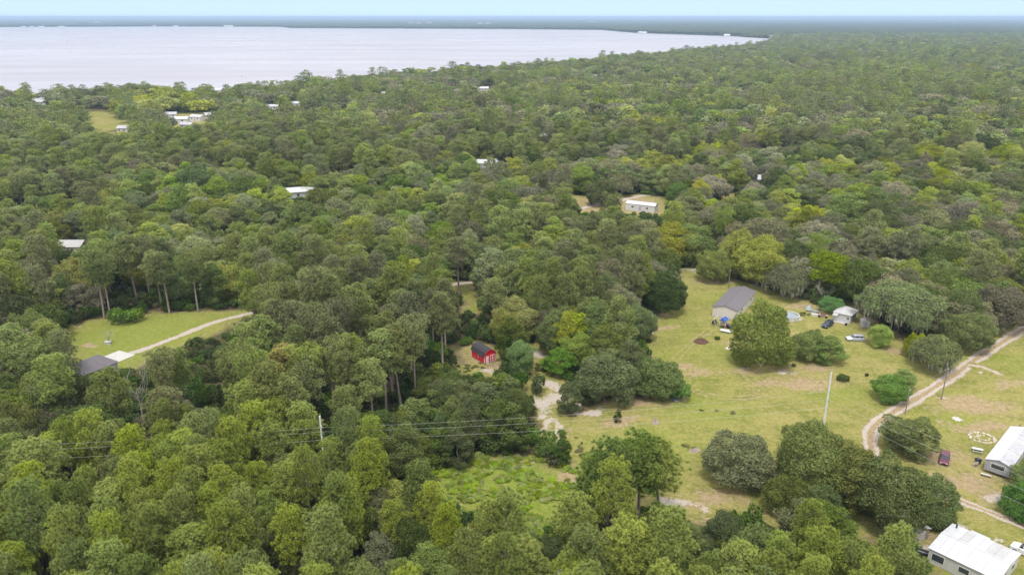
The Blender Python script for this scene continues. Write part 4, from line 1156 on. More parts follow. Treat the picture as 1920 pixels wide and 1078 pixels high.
# ---- red barn shed
def barn():
    A, B, C = G(883.3, 668.6), G(909.6, 682), G(930.4, 677)
    c = (A + C) / 2
    e = empty('barn_shed', (c[0], c[1], 0), R(35.5), 'small red barn shed with black gambrel roof in a forest clearing', 'shed')
    W, L = 3.5, 6.2; hw, hl = W / 2, L / 2
    prof = [(-hw, .2), (hw, .2), (hw, 2.1), (hw * .80, 3.0), (hw * .42, 3.52), (0, 3.72), (-hw * .42, 3.52), (-hw * .80, 3.0), (-hw, 2.1)]
    MB().prism(prof, -hl, hl).build('wall', M['red'], e)
    up = prof[2:]
    pts = [(hw + .12, 1.98)] + [(x * 1.03, z + .05) for x, z in up[1:-1]] + [(-hw - .12, 1.98)]
    names = 0
    for a, b in zip(pts[:-1], pts[1:]):
        dx, dz = b[0] - a[0], b[1] - a[1]; ln = math.hypot(dx, dz); nx, nz = dz / ln * .07, -dx / ln * .07
        if nz < 0: nx, nz = -nx, -nz
        mb = MB(); y0, y1 = -hl - .15, hl + .15
        mb.hexa([(a[0], y0, a[1]), (b[0], y0, b[1]), (b[0], y1, b[1]), (a[0], y1, a[1]), (a[0] + nx, y0, a[1] + nz), (b[0] + nx, y0, b[1] + nz), (b[0] + nx, y1, b[1] + nz), (a[0] + nx, y1, a[1] + nz)])
        mb.build('roof_panel', M['shingle'], e)
        tb = MB(); y0, y1 = -hl - .19, -hl - .15
        tb.hexa([(a[0] - nx, y0, a[1] - nz), (b[0] - nx, y0, b[1] - nz), (b[0] - nx, y1, b[1] - nz), (a[0] - nx, y1, a[1] - nz), (a[0] + nx, y0, a[1] + nz), (b[0] + nx, y0, b[1] + nz), (b[0] + nx, y1, b[1] + nz), (a[0] + nx, y1, a[1] + nz)])
        tb.build('rake_trim', M['red'], e)
    for sx in (-1, 1):
        for sy in (-1, 1):
            x, y = sx * hw, sy * hl
            MB().box(x - .09, x + .09, y - .09, y + .09, .2, 2.06).build('corner_trim', M['trim'], e)
    MB().box(-hw - .02, hw + .02, -hl - .02, hl + .02, 0, .2).build('base_skid', M['wood'], e)
    d = MB().box(-1.3, -.45, -hl - .06, -hl, .22, 2.12).build('door', M['trim'], e)
    MB().box(-.6, -.52, -hl - .11, -hl - .06, 1.05, 1.2).build('handle', M['dark'], d)
    for x0 in (.02, .78):                                # double doors, each two framed red panels
        dd = MB().box(x0, x0 + .74, -hl - .05, -hl, .25, 2.25).build('barn_door', M['trim'], e)
        for z0 in (.42, 1.33):
            MB().box(x0 + .16, x0 + .60, -hl - .075, -hl - .05, z0, z0 + .74).build('door_panel', M['red'], dd)
    w = MB().box(-hw - .05, -hw, -.35, .35, 1.0, 1.8).build('window', M['trim'], e)
    for k in (-.17, .17):
        MB().box(-hw - .065, -hw - .05, k - .13, k + .13, 1.1, 1.7).build('pane', M['glass'], w)
    r = MB().face((-1.4, -hl - 1.1, .04), (-.3, -hl - 1.1, .04), (-.3, -hl - .1, .22), (-1.4, -hl - .1, .22)).face((-1.4, -hl - 1.1, .0), (-1.4, -hl - .1, .0), (-1.4, -hl - .1, .22), (-1.4, -hl - 1.1, .04)).face((-.3, -hl - 1.1, .0), (-.3, -hl - .1, .0), (-.3, -hl - .1, .22), (-.3, -hl - 1.1, .04))
    r.build('ramp', M['wood'], e)
barn()

# ---- gabled and hipped buildings
def window(par, side, u0, u1, z0, z1, face, mat_f='trim'):
    """side 'x-','x+','y-','y+'; u along the wall"""
    def slab(a0, a1, b0, b1, t0, t1):
        s = -1 if side[1] == '-' else 1
        lo, hi = sorted((face + s * t0, face + s * t1))
        return MB().box(lo, hi, a0, a1, b0, b1) if side[0] == 'x' else MB().box(a0, a1, lo, hi, b0, b1)
    w = slab(u0, u1, z0, z1, 0, .05).build('window', M[mat_f], par)
    slab(u0 + .1, u1 - .1, z0 + .1, z1 - .1, .05, .065).build('pane', M['glass'], w)
    return w

def gable(name, label, loc, rz, W, L, wall_h, rise, wall_m, roof_m, skirt=None, over=.3, openings=(), panels=0, panel_mats=None, cat='house', base=0.0, group=None, th=.1):
    e = empty(name, (loc[0], loc[1], 0), rz, label, cat, group)
    hw, hl = W / 2, L / 2
    z0 = base + (skirt[0] if skirt else 0)
    MB().prism([(-hw, z0), (hw, z0), (hw, wall_h), (0, wall_h + rise), (-hw, wall_h)], -hl, hl).build('wall', M[wall_m], e)
    if skirt:
        MB().box(-hw - .04, hw + .04, -hl - .04, hl + .04, base, z0 + .02).build('skirting', M[skirt[1]], e)
    sl = rise / hw
    for s in (-1, 1):
        xe = hw + over; ze = wall_h - over * sl + .03; zr = wall_h + rise + .03
        n_ = panels if panels else 1
        ys = np.linspace(-hl - over, hl + over, n_ + 1)
        for k in range(n_):
            a, b = ys[k] + (.012 if n_ > 1 else 0), ys[k + 1] - (.012 if n_ > 1 else 0)
            lift = .012 * (k % 2)
            mb = MB()
            q = [(s * xe, a, ze + lift), (s * .002, a, zr + lift), (s * .002, b, zr + lift), (s * xe, b, ze + lift)]
            mb.hexa(q + [(x, y, z + th) for x, y, z in q])
            pl = None if panel_mats is None else panel_mats[0 if s < 0 else 1]; mk = roof_m if pl is None else pl[k % len(pl)]
            mb.build('roof_panel' if n_ > 1 else 'roof', M[mk], e)
    MB().box(-.12, .12, -hl - over, hl + over, wall_h + rise + .03 + th - .02, wall_h + rise + .03 + th + .05).build('ridge_cap', M[roof_m if panel_mats is None else panel_mats[0][0]], e)
    for op in openings:
        if op[0] == 'w':
            _, side, u0, u1, a, b = op
            window(e, side, u0, u1, a, b, {'x-': -hw, 'x+': hw, 'y-': -hl, 'y+': hl}[side])
        else:
            _, side, u0, u1, a, b, mt = op
            s = -1 if side[1] == '-' else 1; f_ = s * (hw if side[0] == 'x' else hl); lo, hi = sorted((f_, f_ + s * .06))
            d = (MB().box(lo, hi, u0, u1, a, b) if side[0] == 'x' else MB().box(u0, u1, lo, hi, a, b)).build('door', M[mt], e)
            lo, hi = sorted((f_ + s * .06, f_ + s * .11))
            (MB().box(lo, hi, u1 - .18, u1 - .1, a + .95, a + 1.1) if side[0] == 'x' else MB().box(u1 - .18, u1 - .1, lo, hi, a + .95, a + 1.1)).build('handle', M['dark'], d)
    return e

def hip(name, label, loc, rz, W, L, wall_h, rise, wall_m, roof_m, openings=(), over=.35, cat='shed', group=None, ridge=.45):
    e = empty(name, (loc[0], loc[1], 0), rz, label, cat, group)
    hw, hl = W / 2, L / 2
    MB().box(-hw, hw, -hl, hl, 0, wall_h).build('wall', M[wall_m], e)
    x, y, z = hw + over, hl + over, wall_h + .02
    rl = max(hl - hw * (1 - ridge) * 1.2, .2)
    a, b, c, d, p_, q = (-x, -y, z), (x, -y, z), (x, y, z), (-x, y, z), (0, -rl, z + rise), (0, rl, z + rise)
    MB().face(a, b, p_).face(b, c, q, p_).face(c, d, q).face(d, a, p_, q).face(a, d, c, b).build('roof', M[roof_m], e)
    for op in openings:
        if op[0] == 'w':
            _, side, u0, u1, a0, b0 = op
            window(e, side, u0, u1, a0, b0, {'x-': -hw, 'x+': hw, 'y-': -hl, 'y+': hl}[side])
        else:
            _, side, u0, u1, a0, b0, mt = op
            s = -1 if side[1] == '-' else 1; f_ = s * (hw if side[0] == 'x' else hl); lo, hi = sorted((f_, f_ + s * .06))
            (MB().box(lo, hi, u0, u1, a0, b0) if side[0] == 'x' else MB().box(u0, u1, lo, hi, a0, b0)).build('door', M[mt], e)
    return e

def from_corner(B, rz, W, L):
    """centre of a W x L plan whose front-left corner (-x,-y) is B"""
    c, s = math.cos(rz), math.sin(rz)
    return (B[0] + c * W / 2 - s * L / 2, B[1] + s * W / 2 + c * L / 2)

rz = R(-31)
loc = from_corner(G(1335.3, 592), rz, 7.4, 20)
gable('ranch_house', 'cream manufactured house with dark shingle roof at the top of the meadow', loc, rz, 7.4, 20, 2.95, 1.05, 'cream', 'shingle2', (.75, 'white'), .3,
      [('w', 'x-', -7.5, -6.3, 1.5, 2.5), ('w', 'x-', -3.5, -2.0, 1.5, 2.5), ('d', 'x-', .2, 1.2, .8, 2.8, 'white'), ('w', 'x-', 4, 5.4, 1.5, 2.5), ('w', 'x+', -6, -4.5, 1.5, 2.5), ('d', 'x+', 0, 1, .8, 2.8, 'white'), ('w', 'x+', 4, 5.5, 1.5, 2.5)])
rz = R(-45)
loc = from_corner(G(1843, 884), rz, 4.4, 18)
gable('trailer_home', 'long single-wide trailer with white and rusty grey metal roof beside the stone ring', loc, rz, 4.4, 18, 2.85, .65, 'grey_wall', 'white_metal', None, .15,
      [('w', 'y-', -1.2, 1.3, 1.5, 2.6), ('w', 'x-', -6, -4.6, 1.6, 2.5), ('d', 'x-', -3.0, -2.1, .75, 2.75, 'white'), ('w', 'x-', 1, 2.4, 1.6, 2.5), ('w', 'x+', -6, -4.6, 1.6, 2.5), ('w', 'x+', 0, 1.4, 1.6, 2.5)], 9, [['white_metal'], ['grey_metal', 'grey_metal', 'pale_panel']], 'trailer', base=.65)
tr_loc, tr_rz = loc, rz
rz = R(-139.3)
T_, R_, L_ = G(1789, 981, 2.7), G(1911, 1035, 2.7), G(1744.5, 1028, 2.7)
loc = ((R_ + L_) / 2)
big = gable('metal_building', 'low building with a wide white sheet-metal roof at the lower right corner', loc, rz, 9.6, 10.2, 2.6, .55, 'white', 'white_metal', None, .2,
      [('w', 'x+', -4.6, -2.6, .7, 2.1), ('w', 'x+', -.5, 1.2, .9, 2.0), ('d', 'y+', 1, 2, .1, 2.1, 'wood'), ('w', 'y+', -3, -1.6, 1, 2)], 8, [['white_metal', 'white_metal', 'pale_panel', 'white_metal', 'white_metal', 'pale_panel', 'pale_panel', 'white_metal'], ['white_metal']], 'building', th=.06)
MB().bar((-3.9, -4.3, 2.7), (-3.9, -4.3, 3.35), .14, 8).build('vent_pipe', M['dark'], big)
aw = MB(); aw.hexa([(-6.2, -2.6, 2.15), (-4.9, -2.6, 2.4), (-4.9, .4, 2.4), (-6.2, .4, 2.15), (-6.2, -2.6, 2.2), (-4.9, -2.6, 2.45), (-4.9, .4, 2.45), (-6.2, .4, 2.2)])
aw.build('awning', M['white_metal'], big)
for yy in (-2.5, .3): MB().bar((-6.1, yy, 0), (-6.1, yy, 2.16), .05).build('awning_post', M['steel'], big)

rz = R(-40)
loc = from_corner(G(1562, 600), rz, 4.8, 5.6)
sh = hip('white_shed', 'white shed with pale metal hip roof by the parked dark car', loc, rz, 4.8, 5.6, 2.6, 1.15, 'white', 'pale_panel', [('d', 'y-', -.9, 1.1, .05, 2.1, 'white_metal'), ('w', 'y-', 1.35, 2.1, 1.1, 1.9), ('d', 'x+', -1.8, .8, .05, 2.2, 'grey_wall'), ('w', 'x-', -1, .2, 1.1, 1.9)])
MB().box(-2.0, 1.3, -4.1, -2.9, .0, .12).build('door_slab', M['concrete'], sh)
MB().hexa([(-2.4, -4.3, 2.05), (-1.0, -4.3, 2.05), (-1.0, -2.85, 2.5), (-2.4, -2.85, 2.5), (-2.4, -4.3, 2.1), (-1.0, -4.3, 2.1), (-1.0, -2.85, 2.55), (-2.4, -2.85, 2.55)]).build('porch_roof', M['pale_panel'], sh)
MB().bar((-2.3, -4.2, 0), (-2.3, -4.2, 2.06), .05).build('porch_post', M['white'], sh)
gable('pump_shed', 'tiny white shed with pale roof beside the mossy live oak', G(1621, 611), R(-12), 2.3, 2.2, 1.7, .45, 'white', 'pale_panel', None, .12, [('d', 'y-', -.45, .45, .05, 1.55, 'grey_metal')], cat='shed')

rz = R(-28)
loc = from_corner(G(1176, 389), rz, 13.5, 5.2)
gable('white_trailer', 'white trailer home with pale blue-grey roof in the clearing in mid forest', from_corner(G(1227, 400), R(62), 5.2, 14), R(62), 5.2, 14, 3.2, .8, 'white', 'white_metal', None, .2,
      [('w', 'x-', 3, 4.3, 1.4, 2.4), ('d', 'x-', -.5, .5, .5, 2.5, 'grey_wall'), ('w', 'x-', -4, -2.8, 1.4, 2.4), ('w', 'y-', -1.4, -.6, 1.3, 2.5), ('w', 'x+', 2, 3.3, 1.4, 2.4)], cat='trailer')
hs = hip('grey_roof_house', 'house with dark grey hip roof at the corner of the small field', G(172, 704), R(-30), 8, 9.5, 2.8, 2.0, 'grey_wall', 'shingle2', [('w', 'x+', -3, -1.5, 1, 2.2), ('d', 'x+', 1, 4, .1, 2.3, 'white'), ('w', 'y-', -3, -1.5, 1, 2.2)], cat='house', ridge=.3)
q = G(222, 668)
pad = MB().box(-3.2, 3.2, -2.6, 2.6, -.1, .06).build('concrete_pad', M['concrete']); pad.location = (q[0], q[1], 0); pad.rotation_euler.z = R(-28)
tag(pad, 'pale concrete apron where the driveway meets the grey-roofed house', 'pavement', kind='structure')
gable('lean_shed', 'small weathered grey shed half under the dark oaks by the white metal building', G(1708, 1000), R(20), 3.2, 4.2, 2.1, .5, 'wood', 'grey_metal', None, .2, [('d', 'y-', -.7, .7, .1, 1.9, 'white')], cat='shed')

# houses glimpsed through the forest
GLIMPSE = [
    ((545, 371), 14, 7, 20, 'white', 'white_metal', 'white-roofed house glimpsed in the wood, left of mid picture'),
    ((578, 369), 6, 5, 20, 'white', 'pale_panel', 'small white outbuilding beside the white-roofed house in the wood'),
    ((905, 315), 13, 7, -10, 'white', 'white_metal', 'white building glimpsed behind pine trunks near the centre of the wood'),
    ((932, 314), 6, 6, -10, 'white', 'white_metal', 'small white building just right of the white building behind pine trunks'),
    ((1018, 264), 10, 7, 15, 'white', 'pale_panel', 'pale house roof glimpsed above the middle of the wood'),
    ((930, 389), 7, 6, 10, 'cream', 'shingle2', 'dark-roofed cottage glimpsed in the wood left of the white trailer home'),
    ((827, 396), 7, 5, 25, 'white', 'pale_panel', 'small pale roof edge glimpsed left of the dark-roofed cottage'),
    ((1425, 345), 10, 7, 25, 'white', 'pale_panel', 'pale house glimpsed in the oak wood above the meadow'),
    ((132, 474), 12, 7, 0, 'cream', 'pale_panel', 'pale house wall seen behind the pine trunks at the left'),
    ((335, 230), 17, 8, 5, 'white', 'white_metal', 'white-roofed building in the sandy lot near the lake'),
    ((372, 226), 13, 8, -25, 'cream', 'pale_panel', 'pale building at the right end of the sandy lot near the lake'),
    ((322, 221), 9, 7, 15, 'white', 'grey_metal', 'grey-roofed building at the back of the sandy lot near the lake'),
    ((409, 174), 10, 7, 0, 'white', 'white_metal', 'white roof glimpsed on the lake shore above the sandy lot'),
    ((416, 206), 9, 7, 20, 'cream', 'pale_panel', 'pale roof glimpsed just above and right of the sandy lot'),
    ((233, 248), 8, 6, 0, 'cream', 'grey_metal', 'small grey roof at the lower end of the grassy field near the lake'),
    ((393, 222), 8, 6, 40, 'white', 'pale_panel', 'small pale roof at the far right of the sandy lot near the lake'),
    ((352, 241), 10, 6, -12, 'white', 'grey_metal', 'long grey roof at the front of the sandy lot near the lake'),
    ((905, 171), 14, 8, 0, 'white', 'white_metal', 'white house on the lake shore behind the trees'),
    ((75, 197), 16, 7, 0, 'white', 'pale_panel', 'pale house by the lake at the far left'),
    ((510, 206), 12, 8, 10, 'white', 'grey_metal', 'grey-roofed lake house left of the picture centre'),
    ((555, 200), 10, 8, 0, 'white', 'white_metal', 'white lake house just right of the grey-roofed lake house'),
    ((723, 181), 9, 7, 0, 'white', 'white_metal', 'small white house glimpsed by the lake below the white shore house'),
    ((1113, 147), 15, 8, 0, 'white', 'pale_panel', 'pale house near the shore right of the picture centre'),
]
for (px, py), w_, l_, r_, wm, rm, lab in GLIMPSE:
    gable('forest_house', lab, G(px, py), R(90 + r_), l_, w_, 3.4, 1.6, wm, rm, None, .4, [('w', 'x-', -w_ * .3, -w_ * .3 + 1.4, 1.2, 2.6), ('d', 'x-', -.5, .5, .1, 2.3, 'grey_wall'), ('w', 'x-', w_ * .2, w_ * .2 + 1.4, 1.2, 2.6), ('w', 'x+', -.7, .7, 1.2, 2.6)], group=None)
FAR_H = [(60, 51.3), (45, 51.5), (78, 51.2), (115, 51), (180, 44), (290, 50.1), (330, 50), (425, 49.8), (432, 49.8), (770, 45), (785, 46), (900, 46.5), (915, 46.6), (805, 45.5), (1200, 62.2), (1208, 62.6), (1363, 67.6), (1110, 43), (1450, 70.5), (1790, 41), (1775, 41.2), (1762, 41.3), (330, 37.5)]
for i, (px, py) in enumerate(FAR_H):
    q = G(px, py, 6); sc_ = np.hypot(*q)
    w_ = min(60, 26 * max(1, sc_ / 4500)); far_b = py < 49
    e = gable('lakeside_house', 'tiny pale building among the trees beyond the lake', q, R(90 + 17 * (i % 5) - 30), 14, w_, 17 if far_b else 8, 5, 'white', 'white_metal', None, .5, (), group='far buildings beyond the lake')

# ---- cars
def car(name, label, loc, rz, paint, L=4.7, W=1.85, H=1.65, suv=True):
    e = empty(name, (loc[0], loc[1], 0), rz, label, 'car')
    hl = L / 2; hw = W / 2
    def loft(secs, nm, mt, par=e):
        """secs: (x, half width, z low, z high) along the car"""
        mb = MB(); n0 = 0
        rings = []
        for x, w_, a, b in secs:
            c = min(.12, (b - a) * .3)
            rings.append([(x, -w_ + c * .3, a), (x, -w_, a + c), (x, -w_ * .985, b - c), (x, -w_ + c * 1.2, b), (x, w_ - c * 1.2, b), (x, w_ * .985, b - c), (x, w_, a + c), (x, w_ - c * .3, a)])
        for r_ in rings: mb.V += r_
        for k in range(len(rings) - 1):
            for j in range(8):
                a_ = k * 8 + j; b_ = k * 8 + (j + 1) % 8
                mb.F.append((a_, b_, b_ + 8, a_ + 8))
        mb.F.append(tuple(range(7, -1, -1))); k = (len(rings) - 1) * 8; mb.F.append(tuple(range(k, k + 8)))
        return mb.build(nm, mt, par, smooth=False)
    hood = H * .60; belt = H * .62
    loft([(hl, hw * .82, .35, hood * .74), (hl - .12, hw * .93, .25, hood * .84), (hl - 1.15, hw, .22, hood), (hl - 1.3, hw, .22, belt), (-hl + (.1 if suv else .9), hw, .22, belt), (-hl + .05, hw * .95, .28, belt * (.98 if suv else .9)), (-hl, hw * .9, .36, belt * .8)], 'body', paint)
    back = -hl + (.12 if suv else .75)
    g_ = loft([(hl - 1.25, hw * .86, belt - .02, belt), (hl - 1.95, hw * .80, belt - .02, H - .07), (back + (.35 if suv else .85), hw * .80, belt - .02, H - .07), (back, hw * .84, belt - .02, belt + .02)], 'cabin_glass', M['glass'])
    loft([(hl - 1.9, hw * .76, H - .08, H - .04), (hl - 2.2, hw * .79, H - .08, H), (back + (.55 if suv else 1.1), hw * .79, H - .08, H), (back + (.3 if suv else .8), hw * .76, H - .08, H - .04)], 'roof', paint)
    for s in (-1, 1):
        for x in (hl - 1.95, (back + hl - 1.95) / 2, back + (.38 if suv else .9)):
            MB().hexa([(x - .06, s * hw * .80, belt), (x + .06, s * hw * .80, belt), (x + .06, s * hw * .875, belt), (x - .06, s * hw * .875, belt), (x - .06, s * hw * .75, H - .06), (x + .06, s * hw * .75, H - .06), (x + .06, s * hw * .81, H - .06), (x - .06, s * hw * .81, H - .06)]).build('door_pillar', paint, e)
        for x in (hl - .85, -hl + .85):
            w = MB().bar((x, s * (hw - .22), .34), (x, s * (hw + .02), .34), .34, 14).build('wheel', M['dark'], e)
            MB().bar((x, s * (hw + .02), .34), (x, s * (hw + .035), .34), .2, 10).build('rim', M['steel'], w)
        MB().box(hl - .1, hl + .012, s * hw * .62 - .2, s * hw * .62 + .2, hood * .56, hood * .72).build('headlight', M['white'], e)
        MB().box(-hl - .012, -hl + .08, s * hw * .75 - .1, s * hw * .75 + .1, belt * .6, belt * .78).build('tail_light', M['maroon_cloth'], e)
        MB().box(hl - 1.55, hl - 1.4, s * (hw + .01), s * (hw + .16), belt, belt + .14).build('mirror', paint, e)
    MB().box(hl - .02, hl + .03, -hw * .6, hw * .6, .3, .45).build('bumper', M['dark'], e)
    return e
def paint(name, col, rough=.25, metal=.3): return plain(name, col, rough, .06, 2.0, metal)
car('parked_car', 'silver estate car parked on the grass in front of the tiny white shed', G(1603, 638), R(174), paint('silver_paint', (0.52, 0.54, 0.60)), 4.8)
car('parked_car', 'dark blue car with raised rear parked by the white hip-roofed shed', G(1551, 612), R(222), paint('dark_blue_paint', (0.04, 0.05, 0.085)), 4.6)
car('parked_car', 'maroon car parked on dry grass under the wires near the long trailer', G(1770, 864), R(238), paint('maroon_paint', (0.14, 0.035, 0.06)), 4.5, 1.85, 1.6)
car('parked_van', 'white van cut by the right edge beside the white metal building', G(1926, 1040), R(130), paint('white_car_paint', (0.75, 0.76, 0.78), .3, 0.), 5.0, 1.95, 1.95)

# ---- above-ground pool
e = empty('swimming_pool', g3(1480, 597), 0, 'round white above-ground pool behind the big meadow oak', 'pool')
rp = 2.7
def ring(r0, r1, z0, z1, n_=36, sx=1.0, sy=1.0):
    mb = MB()
    for k in range(n_):
        a, b = 2 * PI * k / n_, 2 * PI * (k + 1) / n_
        ca, sa, cb, sb = math.cos(a), math.sin(a), math.cos(b), math.sin(b)
        mb.hexa([(r0 * ca * sx, r0 * sa * sy, z0), (r1 * ca * sx, r1 * sa * sy, z0), (r1 * cb * sx, r1 * sb * sy, z0), (r0 * cb * sx, r0 * sb * sy, z0), (r0 * ca * sx, r0 * sa * sy, z1), (r1 * ca * sx, r1 * sa * sy, z1), (r1 * cb * sx, r1 * sb * sy, z1), (r0 * cb * sx, r0 * sb * sy, z1)])
    return mb
ring(rp - .06, rp, 0, 1.2).build('pool_wall', M['white'], e)
ring(rp - .16, rp + .12, 1.2, 1.26).build('rim', M['white'], e)
MB().face(*[((rp - .07) * math.cos(t), (rp - .07) * math.sin(t), .55) for t in np.linspace(0, 2 * PI, 36, endpoint=False)]).build('water_surface', M['water'], e)
for k in range(10):
    a = 2 * PI * k / 10
    MB().bar((rp * 1.02 * math.cos(a), rp * 1.02 * math.sin(a), 0), (rp * 1.02 * math.cos(a), rp * 1.02 * math.sin(a), 1.22), .05, 6).build('post', M['white'], e)

# ---- swing set with blue canopy
e = empty('play_set', g3(1350, 612), R(-35), 'wooden play frame with blue canopy beside the cream house', 'play set')
for y in (-1.5, 1.5):
    for s in (-1, 1): MB().bar((s * 1.1 - 1.6, y, 0), (-1.6 + s * .1, y, 2.4), .07).build('leg', M['stone'], e)
for s in (-1, 1):
    for y in (-1.2, 1.2): MB().bar((1.0 + s * .9, y, 0), (1.0 + s * .9, y, 2.3), .07).build('post', M['stone'], e)
MB().bar((-1.6, -1.7, 2.4), (-1.6, 1.7, 2.4), .08).build('beam', M['stone'], e)
MB().bar((-1.6, 0, 2.4), (.1, 0, 2.3), .08).build('beam', M['stone'], e)
MB().box(.05, 1.95, -1.25, 1.25, 1.1, 1.2).build('platform', M['wood'], e)
MB().prism([(0, 2.3), (2.0, 2.3), (1.0, 3.0)], -1.3, 1.3).build('canopy', M['blue'], e)
MB().hexa([(1.9, -.4, 1.15), (1.9, .4, 1.15), (3.7, .4, .2), (3.7, -.4, .2), (1.9, -.4, 1.25), (1.9, .4, 1.25), (3.7, .4, .3), (3.7, -.4, .3)]).build('slide', M['navy'], e)
for y in (-.7, .7):
    sw = MB().box(-1.75, -1.45, y - .25, y + .25, .55, .6).build('swing_seat', M['navy'], e)
    for dy in (-.2, .2): MB().bar((-1.6, y + dy, .6), (-1.6, y + dy, 2.4), .015, 4).build('chain', M['steel'], sw)

# ---- small things of the yards
def thing_box(name, label, cat, px, py, rz, parts):
    e = empty(name, g3(px, py), rz, label, cat)
    for nm, mt, fn in parts:
        mb = MB(); fn(mb); mb.build(nm, M[mt], e)
    return e
def heap(name, label, cat, px, py, rx, ry, h, mat, seed, n_=26, rough=.25, kind=None):
    rs = np.random.RandomState(seed)
    xs = np.linspace(-1, 1, n_); X, Y = np.meshgrid(xs, xs); r = np.hypot(X, Y)
    Zz = np.clip(1 - r ** 1.6, 0, 1) * h * (1 + rough * rs.normal(0, 1, X.shape)) + np.where(r < 1, .02, -.12)
    V = np.stack([X * rx, Y * ry, Zz], -1).reshape(-1, 3)
    i = np.arange(n_ * n_).reshape(n_, n_)
    F = np.stack([i[:-1, :-1].ravel(), i[:-1, 1:].ravel(), i[1:, 1:].ravel(), i[1:, :-1].ravel()], -1)
    o = link(bpy.data.objects.new(name, mesh_np(name, V, F, M[mat])))
    o.location = g3(px, py); o.rotation_euler.z = rs.uniform(0, 1)
    return tag(o, label, cat)
heap('mulch_pile', 'dark brown mulch heap in the grass left of the play frame', 'mulch', 1314, 641, 2.3, 2.0, .9, 'mulch', 1)
heap('brush_pile', 'grey brush pile in the meadow above the pine group', 'brush pile', 1229, 793, 1.2, .9, .6, 'wood', 2, 14, .6)
heap('rubble_heap', 'pale rubble and weeds below the play frame', 'rubble', 1372, 652, 2.2, 1.0, .4, 'stone', 3, 18, .6)
heap('dirt_mound', 'grey dirt mound in the grass between the meadow and the oak clump', 'dirt', 1302, 845, 1.6, 1.0, .45, 'wood', 4, 16, .5)
heap('scrap_heap', 'brown scrap heap left of the white hip-roofed shed', 'scrap', 1541, 592, 1.8, 1.4, .7, 'brown_stuff', 5, 16, .7)
thing_box('white_platform', 'white flat platform propped on the grass beside the play frame', 'platform', 1361, 622, R(-30), [('deck', 'white', lambda m: m.box(-1.6, 1.6, -.9, .9, .35, .43)), ('support', 'wood', lambda m: m.box(-1.2, -1.0, -.7, .7, 0, .35)), ('support', 'wood', lambda m: m.box(1.0, 1.2, -.7, .7, 0, .35))])
thing_box('garden_cart', 'dark red garden cart between the play frame and the big oak', 'cart', 1369, 614, R(-20), [('tub', 'maroon_cloth', lambda m: m.hexa([(-.9, -.5, .35), (.9, -.5, .35), (.9, .5, .35), (-.9, .5, .35), (-1.1, -.65, .85), (1.1, -.65, .85), (1.1, .65, .85), (-1.1, .65, .85)])), ('wheel', 'dark', lambda m: m.bar((-.6, -.7, .25), (-.6, -.6, .25), .25, 10)), ('wheel', 'dark', lambda m: m.bar((-.6, .6, .25), (-.6, .7, .25), .25, 10)), ('handle', 'steel', lambda m: m.bar((1.0, 0, .6), (1.9, 0, .9), .03))])
for (dx, r_, L) in ((0, 12, 5.2), (1, -8, 4.6), (2, 20, 4.0)):
    q = G(1290 + 9 * dx, 506 + 3 * (dx % 2))
    o = MB().box(-L / 2, L / 2, -.13, .13, .02, .22).build('lumber_beam', M['white'])
    o.location = (q[0], q[1], 0); o.rotation_euler.z = R(r_ - 30)
    tag(o, ['longest of the white beams lying at the top corner of the meadow', 'middle white beam lying at the top corner of the meadow', 'shortest white beam, nearest the yellow-green oak at the meadow corner'][dx], 'beam')
e = empty('stone_ring', g3(1842, 821), R(-10), 'oval ring of pale stones around a flower bed beside the long trailer', 'stone ring')
rs = np.random.RandomState(8)
stone_me = []
for s in range(4):
    bm = bmesh.new(); bmesh.ops.create_icosphere(bm, subdivisions=1, radius=.24)
    for v in bm.verts: v.co *= rs.uniform(.7, 1.25); v.co.z *= .65
    me_ = bpy.data.meshes.new('stone'); bm.to_mesh(me_); bm.free(); me_.materials.append(M['stone']); stone_me.append(me_)
def stones(par, n_, rx, ry, jit, sc_):
    for k in range(n_):
        a = 2 * PI * k / n_ + rs.normal(0, .05)
        o = link(bpy.data.objects.new('stone', stone_me[k % 4]), par)
        o.location = (rx * math.cos(a) + rs.normal(0, jit), ry * math.sin(a) + rs.normal(0, jit), .08); o.rotation_euler.z = rs.uniform(0, 6); f_ = sc_ * rs.uniform(.7, 1.3); o.scale = (f_, f_, f_)
stones(e, 34, 2.5, 2.2, .08, 1.1)
stones(e, 16, 1.3, 1.0, .5, .9)
e2 = empty('fire_ring', g3(1795, 786), 0, 'small round fire ring of stones in the grass above the maroon car', 'fire ring')
stones(e2, 14, .95, .95, .06, .8)
o = MB().face(*[(.8 * math.cos(t), .8 * math.sin(t), .03) for t in np.linspace(0, 2 * PI, 16, endpoint=False)]).build('ash_bed', M['concrete'], e2)
thing_box('picnic_table', 'pale picnic table in the grass between stone ring and trailer', 'table', 1832, 847, R(-25), [('table_top', 'white', lambda m: m.box(-1.0, 1.0, -.4, .4, .72, .78)), ('bench', 'tarp', lambda m: m.box(-1.0, 1.0, -.85, -.58, .42, .47)), ('bench', 'tarp', lambda m: m.box(-1.0, 1.0, .58, .85, .42, .47)), ('leg', 'steel', lambda m: m.bar((-.7, -.75, 0), (-.7, .3, .72), .04)), ('leg', 'steel', lambda m: m.bar((-.7, .75, 0), (-.7, -.3, .72), .04)), ('leg', 'steel', lambda m: m.bar((.7, -.75, 0), (.7, .3, .72), .04)), ('leg', 'steel', lambda m: m.bar((.7, .75, 0), (.7, -.3, .72), .04))])
def steps_(m):
    for k in range(3): m.box(-.8 + .28 * k, -.5 + .28 * k, -.7, .7, 0, .22 * (k + 1))
thing_box('wooden_steps', 'wooden steps at the near corner of the long trailer', 'steps', 1832, 873, R(-45), [('tread', 'wood', steps_), ('rail', 'wood', lambda m: m.bar((-.7, .7, .2), (.1, .7, 1.5), .04))])
